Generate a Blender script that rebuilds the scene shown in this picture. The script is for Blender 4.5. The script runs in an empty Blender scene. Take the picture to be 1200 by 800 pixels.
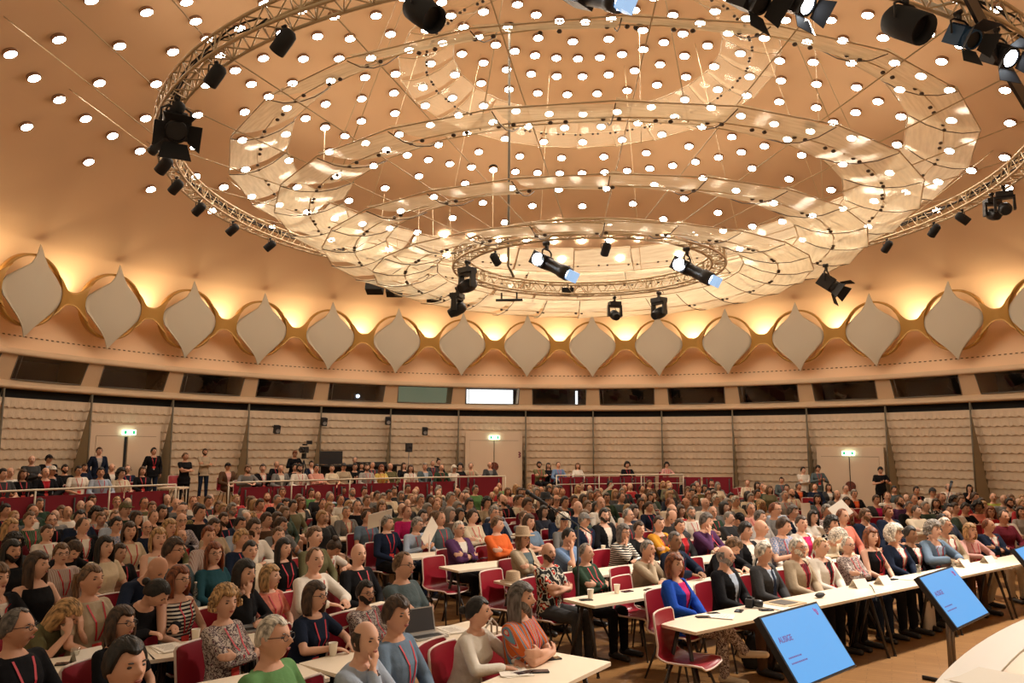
import bpy, bmesh, math, random
import numpy as np
from mathutils import Vector, Matrix, Euler
from mathutils.bvhtree import BVHTree
random.seed(7)
RNG = random.Random(11)
SC = bpy.context.scene
COL = SC.collection
PI = math.pi
def rad(d): return d*PI/180

# ---------------------------------------------------------------- camera
RH = 17.0                                   # radius of the round hall
CAMZ = 2.37
FPX = 921.63
_pit, _roll, _yaw = .1362, .0046, -.0972
_c, _s = math.cos(_yaw), math.sin(_yaw); _cp, _sp = math.cos(_pit), math.sin(_pit); _cr, _sr = math.cos(_roll), math.sin(_roll)
CAM = Vector((0, -1.0536*RH, CAMZ))
_R0 = Vector((_c, -_s, 0)); CF = Vector((_cp*_s, _cp*_c, _sp)); _U0 = Vector((-_sp*_s, -_sp*_c, _cp))
CR = _cr*_R0 + _sr*_U0; CU = _cr*_U0 - _sr*_R0
cam = bpy.data.cameras.new('camera'); camo = bpy.data.objects.new('camera', cam); COL.objects.link(camo)
cam.sensor_width = 36; cam.lens = FPX/1200*36; cam.clip_start = .05; cam.clip_end = 200
camo.matrix_world = Matrix(((CR.x, CU.x, -CF.x, CAM.x), (CR.y, CU.y, -CF.y, CAM.y), (CR.z, CU.z, -CF.z, CAM.z), (0, 0, 0, 1)))
SC.camera = camo
cam.dof.use_dof = False

def at(x, y, z):
    d = CF + CR*((x-600)/FPX) - CU*((y-400)/FPX)
    return CAM + d*((z-CAM.z)/d.z)
def px(P):
    v = Vector(P)-CAM; d = v.dot(CF)
    return 600+FPX*v.dot(CR)/d, 400-FPX*v.dot(CU)/d, d

# ---------------------------------------------------------------- world, exposure, lamps of the room and added fill
W = bpy.data.worlds.new('world'); SC.world = W; W.use_nodes = True
W.node_tree.nodes['Background'].inputs[0].default_value = (1.0, .74, .48, 1)
W.node_tree.nodes['Background'].inputs[1].default_value = .30
SC.view_settings.view_transform = 'Standard'; SC.view_settings.look = 'None'
SC.view_settings.gamma = 1; SC.view_settings.exposure = 0.55
SC.view_settings.use_curve_mapping = False
try:
    SC.cycles.use_denoising = True
    SC.cycles.use_light_tree = True
    SC.cycles.max_bounces = 7; SC.cycles.diffuse_bounces = 4; SC.cycles.transparent_max_bounces = 24
    SC.cycles.sample_clamp_indirect = 4
    SC.cycles.caustics_reflective = False; SC.cycles.caustics_refractive = False
except Exception: pass
DOWNLIGHT_STRENGTH = 36.0
COVE_POWER = 95.0
def spot(name, loc, target, power, size, blend=.5, color=(1, .9, .78), radius=.12):
    l = bpy.data.lights.new(name, 'SPOT'); l.energy = power; l.spot_size = rad(size); l.spot_blend = blend
    l.color = color; l.shadow_soft_size = radius
    o = bpy.data.objects.new(name, l); COL.objects.link(o); o.location = loc
    o.rotation_euler = (Vector(target)-Vector(loc)).to_track_quat('-Z', 'Y').to_euler(); return o
# theatre spots hung on the big truss, washing the front rows and the floor before the stage
spot('stage_spot_lamp', (8.0, -4.5, 8.2), (3.6, -8.8, .6), 3000, 62)
spot('stage_spot_lamp', (8.4, -3.6, 8.1), (5.0, -4.8, .9), 2000, 70)
spot('stage_spot_lamp', (3.2, -8.6, 8.1), (1.5, -8.0, .7), 1150, 80)

spot('stage_spot_lamp', (6.5, -8.5, 8.2), (2.0, -13.8, 1.5), 1300, 50)
# unseen soft fill spots, added above the big truss to brighten the dome
for _k in range(8):
    _a = rad(22.5+45*_k); _x, _y = .5356*RH*math.sin(_a), .5356*RH*math.cos(_a)
    spot('added_dome_fill', (_x, _y, 8.62), (_x*.55, _y*.55, 13.0), 130, 150, 1.0, (1, .80, .58), .25)

# ---------------------------------------------------------------- materials
MATS = {}
def mat(name, col=(.8, .8, .8), rough=.6, metal=0, emit=None, estr=1, spec=.5, bump=None, objcol=False, noise=None, sheen=0):
    if name in MATS: return MATS[name]
    m = bpy.data.materials.new(name); m.use_nodes = True; nt = m.node_tree
    b = nt.nodes['Principled BSDF']; b.inputs['Base Color'].default_value = (*col, 1)
    b.inputs['Roughness'].default_value = rough; b.inputs['Metallic'].default_value = metal
    b.inputs['Specular IOR Level'].default_value = spec
    src = None
    if objcol:
        oi = nt.nodes.new('ShaderNodeObjectInfo'); src = oi.outputs['Color']
        nt.links.new(src, b.inputs['Base Color'])
    if noise:
        sc_, amt = noise
        tc = nt.nodes.new('ShaderNodeTexCoord'); n = nt.nodes.new('ShaderNodeTexNoise'); n.inputs['Scale'].default_value = sc_
        nt.links.new(tc.outputs['Object'], n.inputs['Vector'])
        mx = nt.nodes.new('ShaderNodeMix'); mx.data_type = 'RGBA'; mx.blend_type = 'MULTIPLY'; mx.inputs[0].default_value = 1
        mr = nt.nodes.new('ShaderNodeMapRange'); mr.inputs[1].default_value = .3; mr.inputs[2].default_value = .7
        mr.inputs[3].default_value = 1-amt; mr.inputs[4].default_value = 1+amt*.4
        nt.links.new(n.outputs[0], mr.inputs[0])
        if src: nt.links.new(src, mx.inputs[6])
        else: mx.inputs[6].default_value = (*col, 1)
        nt.links.new(mr.outputs[0], mx.inputs[7]); nt.links.new(mx.outputs[2], b.inputs['Base Color'])
    if bump:
        sc_, st = bump
        tc = nt.nodes.new('ShaderNodeTexCoord'); n = nt.nodes.new('ShaderNodeTexNoise'); n.inputs['Scale'].default_value = sc_
        n.inputs['Detail'].default_value = 4
        nt.links.new(tc.outputs['Object'], n.inputs['Vector'])
        bp = nt.nodes.new('ShaderNodeBump'); bp.inputs['Strength'].default_value = st; bp.inputs['Distance'].default_value = .02
        nt.links.new(n.outputs[0], bp.inputs['Height']); nt.links.new(bp.outputs[0], b.inputs['Normal'])
    if emit:
        b.inputs['Emission Color'].default_value = (*emit, 1); b.inputs['Emission Strength'].default_value = estr
    MATS[name] = m; return m

DOME = mat('dome_plaster', (.80, .55, .345), .75, spec=.15, noise=(.35, .06))
COVE = mat('cove_plaster', (.70, .45, .26), .75, spec=.15, noise=(.5, .05))
CREAM = mat('cream_paint', (.60, .43, .27), .55, spec=.3)
TILE = mat('relief_tile', (.72, .575, .415), .6, spec=.25, noise=(2.0, .06))
DARK = mat('black_void', (.006, .006, .006), .8)
GOLD = mat('gold_lacquer', (.50, .27, .06), .38, metal=.25, spec=.5)
SHADE = mat('off_white_shade', (.60, .53, .40), .7, spec=.2)
TRUSSM = mat('truss_tube_beige', (.66, .50, .30), .38, metal=.35)
BLACK = mat('black_metal', (.018, .018, .02), .4)
BLACKM = mat('black_matt', (.012, .012, .014), .7)
WIRE = mat('wire_rope', (.62, .46, .27), .4, metal=.2)
POLE = mat('pole_bronze', (.14, .115, .075), .6)
WHITE = mat('white_laminate', (.86, .74, .58), .35, spec=.4)
DOORM = mat('cream_door', (.68, .52, .37), .5)
REDP = mat('red_panel', (.23, .006, .022), .75)
REDC = mat('red_shell', (.26, .006, .018), .35, spec=.5)
PIPE = mat('white_edge', (.72, .58, .50), .5)
STEEL = mat('dark_steel_leg', (.05, .042, .038), .35, metal=.5)
GREY = mat('grey_plastic', (.22, .21, .2), .5)
PAPER = mat('paper', (.85, .78, .68), .8)
GLASSD = mat('booth_dark', (.015, .014, .013), .3)
LAPTOP = mat('laptop_silver', (.48, .46, .44), .35, metal=.4)

def floor_mat():
    m = bpy.data.materials.new('parquet'); m.use_nodes = True; nt = m.node_tree; b = nt.nodes['Principled BSDF']
    tc = nt.nodes.new('ShaderNodeTexCoord'); mp = nt.nodes.new('ShaderNodeMapping'); mp.inputs['Rotation'].default_value = (0, 0, rad(20))
    br = nt.nodes.new('ShaderNodeTexBrick'); br.inputs['Scale'].default_value = 1.0
    br.inputs['Brick Width'].default_value = .48; br.inputs['Row Height'].default_value = .085; br.offset = .5
    br.inputs['Mortar Size'].default_value = .0025
    br.inputs['Color1'].default_value = (.42, .21, .07, 1); br.inputs['Color2'].default_value = (.34, .16, .05, 1)
    br.inputs['Mortar'].default_value = (.17, .075, .025, 1)
    nz = nt.nodes.new('ShaderNodeTexNoise'); nz.inputs['Scale'].default_value = 22
    mp2 = nt.nodes.new('ShaderNodeMapping'); mp2.inputs['Scale'].default_value = (.2, 3, 1); mp2.inputs['Rotation'].default_value = (0, 0, rad(20))
    mx = nt.nodes.new('ShaderNodeMix'); mx.data_type = 'RGBA'; mx.blend_type = 'MULTIPLY'; mx.inputs[0].default_value = .55
    nt.links.new(tc.outputs['Object'], mp.inputs[0]); nt.links.new(mp.outputs[0], br.inputs[0])
    nt.links.new(tc.outputs['Object'], mp2.inputs[0]); nt.links.new(mp2.outputs[0], nz.inputs[0])
    nt.links.new(br.outputs[0], mx.inputs[6]); nt.links.new(nz.outputs[0], mx.inputs[7]); nt.links.new(mx.outputs[2], b.inputs['Base Color'])
    b.inputs['Roughness'].default_value = .35
    return m
PARQUET = floor_mat()

def sail_mat():
    m = bpy.data.materials.new('perforated_acrylic'); m.use_nodes = True; nt = m.node_tree
    for n in list(nt.nodes): nt.nodes.remove(n)
    out = nt.nodes.new('ShaderNodeOutputMaterial')
    tr = nt.nodes.new('ShaderNodeBsdfTransparent'); tr.inputs[0].default_value = (1, .97, .92, 1)
    df = nt.nodes.new('ShaderNodeBsdfDiffuse'); df.inputs[0].default_value = (1.0, .87, .63, 1)
    tl = nt.nodes.new('ShaderNodeBsdfTranslucent'); tl.inputs[0].default_value = (1.0, .88, .64, 1)
    gl = nt.nodes.new('ShaderNodeBsdfGlossy'); gl.inputs[0].default_value = (1, .93, .8, 1); gl.inputs['Roughness'].default_value = .45
    a = nt.nodes.new('ShaderNodeMixShader'); a.inputs[0].default_value = .62
    g2 = nt.nodes.new('ShaderNodeMixShader'); g2.inputs[0].default_value = .05
    f = nt.nodes.new('ShaderNodeMixShader')
    tc = nt.nodes.new('ShaderNodeTexCoord'); mp = nt.nodes.new('ShaderNodeMapping'); mp.inputs['Scale'].default_value = (1.2, 9, 1)
    nz = nt.nodes.new('ShaderNodeTexNoise'); nz.inputs['Scale'].default_value = 1.6; nz.inputs['Detail'].default_value = 3
    mr = nt.nodes.new('ShaderNodeMapRange'); mr.inputs[1].default_value = .3; mr.inputs[2].default_value = .7; mr.inputs[3].default_value = .40; mr.inputs[4].default_value = .54
    nt.links.new(tc.outputs['Object'], mp.inputs[0]); nt.links.new(mp.outputs[0], nz.inputs[0]); nt.links.new(nz.outputs[0], mr.inputs[0])
    nt.links.new(df.outputs[0], a.inputs[1]); nt.links.new(tl.outputs[0], a.inputs[2])
    rf = nt.nodes.new('ShaderNodeBsdfRefraction'); rf.inputs['Roughness'].default_value = .13; rf.inputs['IOR'].default_value = 1.25; rf.inputs[0].default_value = (1, .95, .85, 1)
    g3 = nt.nodes.new('ShaderNodeMixShader'); g3.inputs[0].default_value = .06
    nt.links.new(a.outputs[0], g3.inputs[1]); nt.links.new(rf.outputs[0], g3.inputs[2])
    nt.links.new(g3.outputs[0], g2.inputs[1]); nt.links.new(gl.outputs[0], g2.inputs[2])
    nt.links.new(mr.outputs[0], f.inputs[0]); nt.links.new(tr.outputs[0], f.inputs[1]); nt.links.new(g2.outputs[0], f.inputs[2])
    nt.links.new(f.outputs[0], out.inputs[0]); return m
SAIL = sail_mat()
def sheer_mat():
    m = SAIL.copy(); m.name = 'clear_perforated_acrylic'
    for n in m.node_tree.nodes:
        if n.type == 'MAP_RANGE': n.inputs[3].default_value = .12; n.inputs[4].default_value = .2
    return m
SHEER = sheer_mat()
def glass_mat(name, tint, t):
    m = bpy.data.materials.new(name); m.use_nodes = True; nt = m.node_tree
    for n in list(nt.nodes): nt.nodes.remove(n)
    out = nt.nodes.new('ShaderNodeOutputMaterial'); tr = nt.nodes.new('ShaderNodeBsdfTransparent'); tr.inputs[0].default_value = (*tint, 1)
    gl = nt.nodes.new('ShaderNodeBsdfGlossy'); gl.inputs['Roughness'].default_value = .03
    mx = nt.nodes.new('ShaderNodeMixShader'); mx.inputs[0].default_value = t
    nt.links.new(tr.outputs[0], mx.inputs[1]); nt.links.new(gl.outputs[0], mx.inputs[2]); nt.links.new(mx.outputs[0], out.inputs[0]); return m
PANE = glass_mat('booth_glass', (.55, .55, .52), .10)
TUMBLER = glass_mat('clear_glass', (.93, .93, .9), .15)

# ---------------------------------------------------------------- mesh helper
class MB:
    def __init__(s): s.v = []; s.f = []; s.mi = []; s.sm = []
    def add(s, V, F, m=0, smooth=False):
        o = len(s.v); s.v += [tuple(p) for p in V]; s.f += [tuple(i+o for i in q) for q in F]
        s.mi += [m]*len(F); s.sm += [smooth]*len(F); return s
    def box(s, c, d, M=None, m=0, taper=1):
        x, y, z = d[0]/2, d[1]/2, d[2]/2; V = []
        for sz in (-1, 1):
            k = taper if sz > 0 else 1
            for sx, sy in ((-1, -1), (1, -1), (1, 1), (-1, 1)):
                p = Vector((sx*x*k, sy*y*k, sz*z))
                if M is not None: p = M @ p
                V.append(p+Vector(c))
        return s.add(V, [(0, 3, 2, 1), (4, 5, 6, 7), (0, 1, 5, 4), (1, 2, 6, 5), (2, 3, 7, 6), (3, 0, 4, 7)], m)
    def tube(s, pts, r, n=8, m=0, closed=False, cap=True, rads=None):
        pts = [Vector(p) for p in pts]; N = len(pts); V = []; F = []
        up = None
        for i, p in enumerate(pts):
            a = pts[i-1] if (i > 0 or closed) else p; b = pts[(i+1) % N] if (i < N-1 or closed) else p
            t = (b-a).normalized()
            if up is None:
                up = Vector((0, 0, 1)) if abs(t.z) < .9 else Vector((1, 0, 0))
            x = up.cross(t)
            if x.length < 1e-4: x = Vector((1, 0, 0)).cross(t)
            x.normalize(); y = t.cross(x); up = y
            rr = rads[i] if rads else r
            for k in range(n):
                a2 = 2*PI*k/n; V.append(p+(x*math.cos(a2)+y*math.sin(a2))*rr)
        for i in range(N if closed else N-1):
            j = (i+1) % N
            for k in range(n): F.append((i*n+k, i*n+(k+1) % n, j*n+(k+1) % n, j*n+k))
        if cap and not closed:
            F.append(tuple(range(n))[::-1]); F.append(tuple((N-1)*n+k for k in range(n)))
        return s.add(V, F, m, True)
    def lathe(s, prof, n=24, M=None, m=0, c=(0, 0, 0), a0=0, a1=2*PI, smooth=True):
        full = abs(a1-a0-2*PI) < 1e-6; K = n if full else n+1; V = []; F = []
        for k in range(K):
            a = a0+(a1-a0)*k/n
            for r, z in prof:
                p = Vector((r*math.cos(a), r*math.sin(a), z))
                if M is not None: p = M @ p
                V.append(p+Vector(c))
        P = len(prof)
        for k in range(n):
            k2 = (k+1) % K
            for j in range(P-1): F.append((k*P+j, k2*P+j, k2*P+j+1, k*P+j+1))
        return s.add(V, F, m, smooth)
    def ell(s, c, r, n=12, k=8, M=None, m=0):
        V = []; F = []
        for j in range(k+1):
            ph = PI*j/k
            for i in range(n):
                a = 2*PI*i/n; p = Vector((r[0]*math.sin(ph)*math.cos(a), r[1]*math.sin(ph)*math.sin(a), r[2]*math.cos(ph)))
                if M is not None: p = M @ p
                V.append(p+Vector(c))
        for j in range(k):
            for i in range(n): F.append((j*n+i, (j+1)*n+i, (j+1)*n+(i+1) % n, j*n+(i+1) % n))
        return s.add(V, F, m, True)
    def prism(s, poly, z0, z1, M=None, m=0):
        n = len(poly); V = [Vector((x, y, z)) for z in (z0, z1) for x, y in poly]
        if M is not None: V = [M @ p for p in V]
        F = [tuple(range(n))[::-1], tuple(range(n, 2*n))]+[(i, (i+1) % n, (i+1) % n+n, i+n) for i in range(n)]
        return s.add(V, F, m)
    def mesh(s, name, mats):
        me = bpy.data.meshes.new(name); me.from_pydata(s.v, [], s.f)
        for q in (mats if isinstance(mats, (list, tuple)) else [mats]): me.materials.append(q)
        me.polygons.foreach_set('material_index', s.mi); me.polygons.foreach_set('use_smooth', s.sm); me.update(); return me
def new_obj(name, me, parent=None, loc=(0, 0, 0), rot=(0, 0, 0), scale=None):
    o = bpy.data.objects.new(name, me); COL.objects.link(o); o.location = loc; o.rotation_euler = rot
    if scale is not None: o.scale = (scale,)*3 if isinstance(scale, (int, float)) else scale
    if parent: o.parent = parent
    return o
def build(name, mb, mats, parent=None, loc=(0, 0, 0), rot=(0, 0, 0)):
    return new_obj(name, mb.mesh(name, mats), parent, loc, rot)
def tag(o, label, cat=None, group=None, kind=None):
    if label: o['label'] = label
    if cat: o['category'] = cat
    if group: o['group'] = group
    if kind: o['kind'] = kind
    return o
def empty(name, loc=(0, 0, 0), rot=(0, 0, 0)):
    o = bpy.data.objects.new(name, None); COL.objects.link(o); o.location = loc; o.rotation_euler = rot; o.empty_display_size = .1; return o
def kids(o): return KIDS.get(o.name, [])
def copy_tree(o, parent=None):
    """copies a thing with its parts and their sub-parts"""
    c = o.copy(); COL.objects.link(c)
    if parent: c.parent = parent; c.matrix_parent_inverse = o.matrix_parent_inverse.copy()
    for ch in o.children: copy_tree(ch, c)
    return c
def struct(name, mb, mats): return tag(build(name, mb, mats), None, kind='structure')
def pol(th, r, z): a = rad(th); return Vector((r*math.sin(a), r*math.cos(a), z))      # th in degrees from +Y, clockwise
# ================================================================ THE HALL
TH0 = .66                                   # bay grid: TH0 + 10k degrees
TA, TB = -132, 132                          # built part of the rotunda
def arc_surface(prof, t0, t1, step=2.0):
    n = int((t1-t0)/step); mb = MB(); V = []; F = []
    for k in range(n+1):
        t = t0+(t1-t0)*k/n
        for r, z in prof: V.append(pol(t, r, z))
    P = len(prof)
    for k in range(n):
        for j in range(P-1): F.append((k*P+j, k*P+j+1, (k+1)*P+j+1, (k+1)*P+j))
    mb.add(V, F, 0, True); return mb
# floor
mb = MB(); mb.box((0, 0, -.1), (46, 46, .2)); struct('floor', mb, PARQUET)
# raised platform at the back, its front edge an arc about the stage side
PC = Vector((12.0, -12.6)); PR = 25.4; PLZ = .60
mb = MB(); top = []; bot = []
N = 60
pts_front = []
for i in range(N+1):
    a = rad(176-(176-97)*i/N)               # angle around PC
    pts_front.append((PC.x+PR*math.cos(a), PC.y+PR*math.sin(a)))
end = pts_front[-1]
th_end = math.degrees(math.atan2(end[0], end[1])); th_start = math.degrees(math.atan2(pts_front[0][0], pts_front[0][1]))
poly = list(pts_front)
for i in range(41):
    t = 22-(22-(-118))*i/40; p = pol(t, 18.2, 0); poly.append((p.x, p.y))
mb.prism(poly, 0, PLZ); struct('floor_platform', mb, PARQUET)
# relief-tile walls (one sheet of scalloped louvre tiles per bay)
def wall_bay_mesh():
    V = []; F = []; W_ = 12; nu = W_*4; rows = 12; zt, zb = 3.80, .0
    zs = []
    pitch = .302; z = zt; prof = []
    nrow = int((zt-zb)/pitch)+1
    for r in range(nrow):
        for q, (dz, out) in enumerate(((0, 0), (.07, .008), (.16, .02), (.25, .034), (.28, .034), (.292, .0))):
            prof.append((zt-r*pitch-dz, out, q))
    for (z, out, q) in prof:
        for i in range(nu+1):
            u = i/nu; t = -5.02+10.04*u
            w = math.cos(u*W_*2*PI)
            zz = z + (.024*w if q in (3, 4) else (.012*w if q == 2 else 0))
            rr = 17.08+(3.9-zz)*.285 - out*(1+.3*w)
            V.append(pol(t, rr, max(zz, 0)))
    K = nu+1
    for j in range(len(prof)-1):
        for i in range(nu): F.append((j*K+i, j*K+i+1, (j+1)*K+i+1, (j+1)*K+i))
    return V, F
WV, WF = wall_bay_mesh()
def rotz(p, t):
    a = -rad(t); return Vector((p[0]*math.cos(a)-p[1]*math.sin(a), p[0]*math.sin(a)+p[1]*math.cos(a), p[2]))
bays = [TH0+5+10*k for k in range(-13, 13)]
for nm, sel in (('wall_left', lambda t: t < -60), ('wall_back', lambda t: -60 <= t < 30), ('wall_right', lambda t: t >= 30)):
    mb = MB()
    for t in bays:
        if sel(t): mb.add([rotz(p, t) for p in WV], WF)
    struct(nm, mb, TILE)
# vertical poles, stay cables and the wedge fins between the bays
mbp = MB(); mbf = MB()
for k in range(-12, 13):
    t = TH0+10*k
    mbp.tube([pol(t, 17.0, 4.06), pol(t, 16.96, .02)], .032, 8)
    mbp.tube([pol(t, 17.06, 4.06), pol(t, 18.0, .6)], .016, 6)
    mbf.add([pol(t, 17.0, 3.80), pol(t, 17.0, .02), pol(t, 18.25, .02)], [(0, 1, 2)])
struct('trim_1', mbp, POLE)
FIN = mat('fin_mesh', (.36, .30, .20), .7)
struct('trim_2', mbf, FIN)
# dark gap, sill beam, window band, fascia
mb = arc_surface([(17.25, 3.6), (17.25, 4.12)], TA, TB); struct('wall_gap', mb, DARK)
mb = arc_surface([(17.4, 4.06), (16.98, 4.06), (16.93, 4.10), (16.93, 4.16), (17.0, 4.20), (17.12, 4.24), (17.2, 4.33), (17.5, 4.34)], TA, TB)
struct('trim_3', mb, CREAM)
mb = arc_surface([(17.3, 5.10), (16.86, 5.02), (16.80, 5.03), (16.78, 5.08), (16.80, 5.16), (16.86, 5.22)], TA, TB); struct('trim_4', mb, CREAM)
# booth rooms behind the glass
mbb = MB()
for k in range(-12, 13):                     # piers
    t = TH0+10*k; hw = 1.12
    a, b, c, d = pol(t-hw*.85, 16.86, 5.10), pol(t+hw*.85, 16.86, 5.10), pol(t+hw*1.05, 17.2, 4.30), pol(t-hw*1.05, 17.2, 4.30)
    e, f_, g, h = pol(t-hw*.85, 18.3, 5.10), pol(t+hw*.85, 18.3, 5.10), pol(t+hw*1.05, 18.3, 4.30), pol(t-hw*1.05, 18.3, 4.30)
    mbb.add([a, b, c, d, e, f_, g, h], [(0, 3, 2, 1), (0, 4, 7, 3), (1, 2, 6, 5)])
struct('wall_piers', mbb, CREAM)
mb = arc_surface([(19.2, -.1), (19.2, 5.6)], TA, TB); struct('wall_booths', mb, GLASSD)
mb = arc_surface([(17.2, 4.30), (19.0, 4.30)], TA, TB)
mb2 = arc_surface([(19.0, 5.12), (16.9, 5.12)], TA, TB); mb.add(mb2.v, mb2.f); struct('wall_booth_slabs', mb, GREY)
wn = 0
BOOTHG = mat('booth_green_glow', (.30, .36, .25), .6, emit=(.45, .56, .38), estr=.28)  # glow put into the green surface, standing in for light inside the booth
SCREENW = mat('bright_screen', (.8, .9, 1), .5, emit=(.86, .93, 1.0), estr=2.2)
for k in range(-12, 12):
    t = TH0+5+10*k
    wn += 1
    mb = MB(); hw = 3.92
    V = [pol(t-hw, 17.17, 4.345), pol(t+hw, 17.17, 4.345), pol(t+hw*1.035, 16.885, 5.05), pol(t-hw*1.035, 16.885, 5.05)]
    mb.add(V, [(0, 1, 2, 3)])
    o = tag(build('window_%d' % wn, mb, PANE), None, kind='structure')
    fr = MB()
    for q in range(4): fr.tube([V[q], V[(q+1) % 4]], .018, 4)
    if k % 2 == 0:
        fr.tube([V[0].lerp(V[1], .06), V[3].lerp(V[2], .06)], .012, 4)
    build('window_frame', fr, mat('frame_grey', (.18, .15, .12), .5), o)
    if px(pol(t, 17, 4.7))[2] > 0 and -80 < t < 70:
        # contents of the booths that can be seen
        xx = px(pol(t, 17.1, 4.7))[0]
        if 540 < xx < 610:
            s_ = MB(); s_.box((0, 0, 0), (2.1, .05, .62)); q = pol(t, 17.9, 4.72)
            tag(build('projection_monitor', s_, SCREENW, None, q, (0, 0, -rad(t))), 'glowing white panel lighting the booth window above the middle door', 'screen')
        elif 460 < xx < 535:
            s_ = MB(); s_.box((0, 0, 0), (2.7, .05, .8)); q = pol(t, 18.5, 4.72)
            tag(build('booth_partition', s_, BOOTHG, None, q, (0, 0, -rad(t))), 'pale green self-glowing partition inside an interpreter booth window', 'partition')
        elif 380 < xx < 460:
            b_ = empty('projector', pol(t+1.0, 17.75, 4.55), (0, 0, PI-rad(t)))
            tag(b_, 'black projector with a shining blue-white lens behind the booth glass', 'projector')
            m_ = MB(); m_.box((0, 0, 0), (.5, .4, .26)); build('body', m_, BLACKM, b_)
            m_ = MB(); m_.lathe([(0, 0), (.07, 0), (.07, .06), (0, .06)], 16, Matrix.Rotation(PI/2, 3, 'X'), 0, (.1, .26, .02))
            build('lens', m_, mat('lens_glow', (.5, .7, 1), .3, emit=(.55, .75, 1), estr=6), b_)
        elif 610 < xx < 690:
            s_ = MB(); s_.box((0, 0, 0), (.10, .05, .62)); q = pol(t+2.6, 17.7, 4.68)
            tag(build('tube_lamp', s_, SCREENW, None, q, (0, 0, -rad(t))), 'upright bright white lamp strip standing in a booth window', 'lamp')
# dome
def domez(r): return CAMZ+RH*(.68-.36*(r/RH)**2)
prof = [(16.86, 5.22), (16.93, 5.4), (17.06, 5.8), (17.16, 6.3), (17.20, 6.8), (17.12, 7.3), (16.9, 7.78), (16.55, 8.16), (16.1, domez(16.1))]
for i in range(1, 40):
    r = 16.1*(1-i/40.0); prof.append((r, domez(r)))
prof.append((.001, domez(0)))
mb = arc_surface(prof, TA, TB, 2.0); o = struct('ceiling', mb, DOME)
# small vents punched low in the cove: a row of dark slots
mb = MB()
for k in range(-24*9, 23*9):
    t = TH0+10*k/9.0*.55
    if abs(t) > 90: continue
    r, z = 16.99, 5.60; q = pol(t, r-.012, z)
    n = Vector((-math.sin(rad(t)), -math.cos(rad(t)), .32)).normalized(); x = Vector((math.cos(rad(t)), -math.sin(rad(t)), 0)); y = n.cross(x)
    mb.add([q-x*.045-y*.018, q+x*.045-y*.018, q+x*.045+y*.018, q-x*.045+y*.018], [(0, 1, 2, 3)])
o = struct('trim_5', mb, mat('slot_brown', (.12, .07, .04), .8))
# ---- cove shades: curved off-white lozenge before a gold hoop, gold saddles between
CZ, CRr = 6.86, 16.26; TILT = math.atan2(.34, 2.76)
def shade_mesh():
    # half-width profile of the lozenge, z from bottom tip to top tip
    key = [(-1.38, 0), (-1.2, .10), (-1.05, .20), (-.85, .38), (-.58, .66), (-.30, .92), (-.1, 1.0), (.08, 1.0), (.24, .93), (.48, .66), (.75, .30), (1.0, .14), (1.2, .07), (1.38, 0)]
    mb = MB(); nz, nu = 44, 16; V = []; F = []
    for s_ in (0, 1):
        for j in range(nz+1):
            z = -1.38+2.76*j/nz
            for a, b in zip(key, key[1:]):
                if a[0] <= z <= b[0]+1e-9:
                    u = (z-a[0])/(b[0]-a[0]); w = a[1]+(b[1]-a[1])*u; break
            for i in range(nu+1):
                x = w*(-1+2*i/nu)
                y = .10*(1-(x/1.0)**2)*(1-(z/1.5)**2)*1.6 - .05*(abs(z)/1.38)**3
                V.append((x, y-(.03 if s_ else 0), z))
    K = nu+1; B = (nz+1)*K
    for j in range(nz):
        for i in range(nu):
            F.append((j*K+i, j*K+i+1, (j+1)*K+i+1, (j+1)*K+i)); F.append((B+j*K+i, B+(j+1)*K+i, B+(j+1)*K+i+1, B+j*K+i+1))
    for j in range(nz):
        for i in (0, nu): F.append((j*K+i, (j+1)*K+i, B+(j+1)*K+i, B+j*K+i))
    mb.add(V, F, 0, True); return mb.mesh('shade', SHADE)
def hoop_mesh():
    mb = MB(); V = []; F = []; n = 64; R1 = 1.0
    sect = [(R1, -.16), (R1+.07, -.16), (R1+.07, .05), (R1, .05)]
    for k in range(n):
        a = 2*PI*k/n
        for r, y in sect: V.append((r*math.cos(a), y-.10, r*math.sin(a)*1.0))
    for k in range(n):
        for j in range(4): F.append((k*4+j, ((k+1) % n)*4+j, ((k+1) % n)*4+(j+1) % 4, k*4+(j+1) % 4))
    mb.add(V, F, 0, True); return mb.mesh('hoop', GOLD)
def saddle_mesh():
    # hourglass plate reaching from one hoop to the next, bowed outwards
    mb = MB(); V = []; F = []; nx, nz = 20, 8; L = .43
    for i in range(nx+1):
        u = -1+2*i/nx
        h = .205+.44*abs(u)**3.2
        for j in range(nz+1):
            v = -1+2*j/nz
            # follow the hoop curve at the ends
            x = u*(L-.02) + math.copysign(1, u)*abs(u)**3*(1.03-math.sqrt(max(0, 1.03**2-(h*v)**2)))*(1.0)
            V.append((x, -.02-.10*(1-u*u), h*v))
    K = nz+1
    for i in range(nx):
        for j in range(nz): F.append((i*K+j, (i+1)*K+j, (i+1)*K+j+1, i*K+j+1))
    B = len(V); V += [(x, y-.03, z) for x, y, z in V]; F += [tuple(q+B for q in f[::-1]) for f in F]
    for i in range(nx):
        for j in (0, nz): F.append((i*K+j, (i+1)*K+j, B+(i+1)*K+j, B+i*K+j))
    mb.add(V, F, 0, True); return mb.mesh('saddle', GOLD)
SHM, HPM, SDM = shade_mesh(), hoop_mesh(), saddle_mesh()
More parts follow.
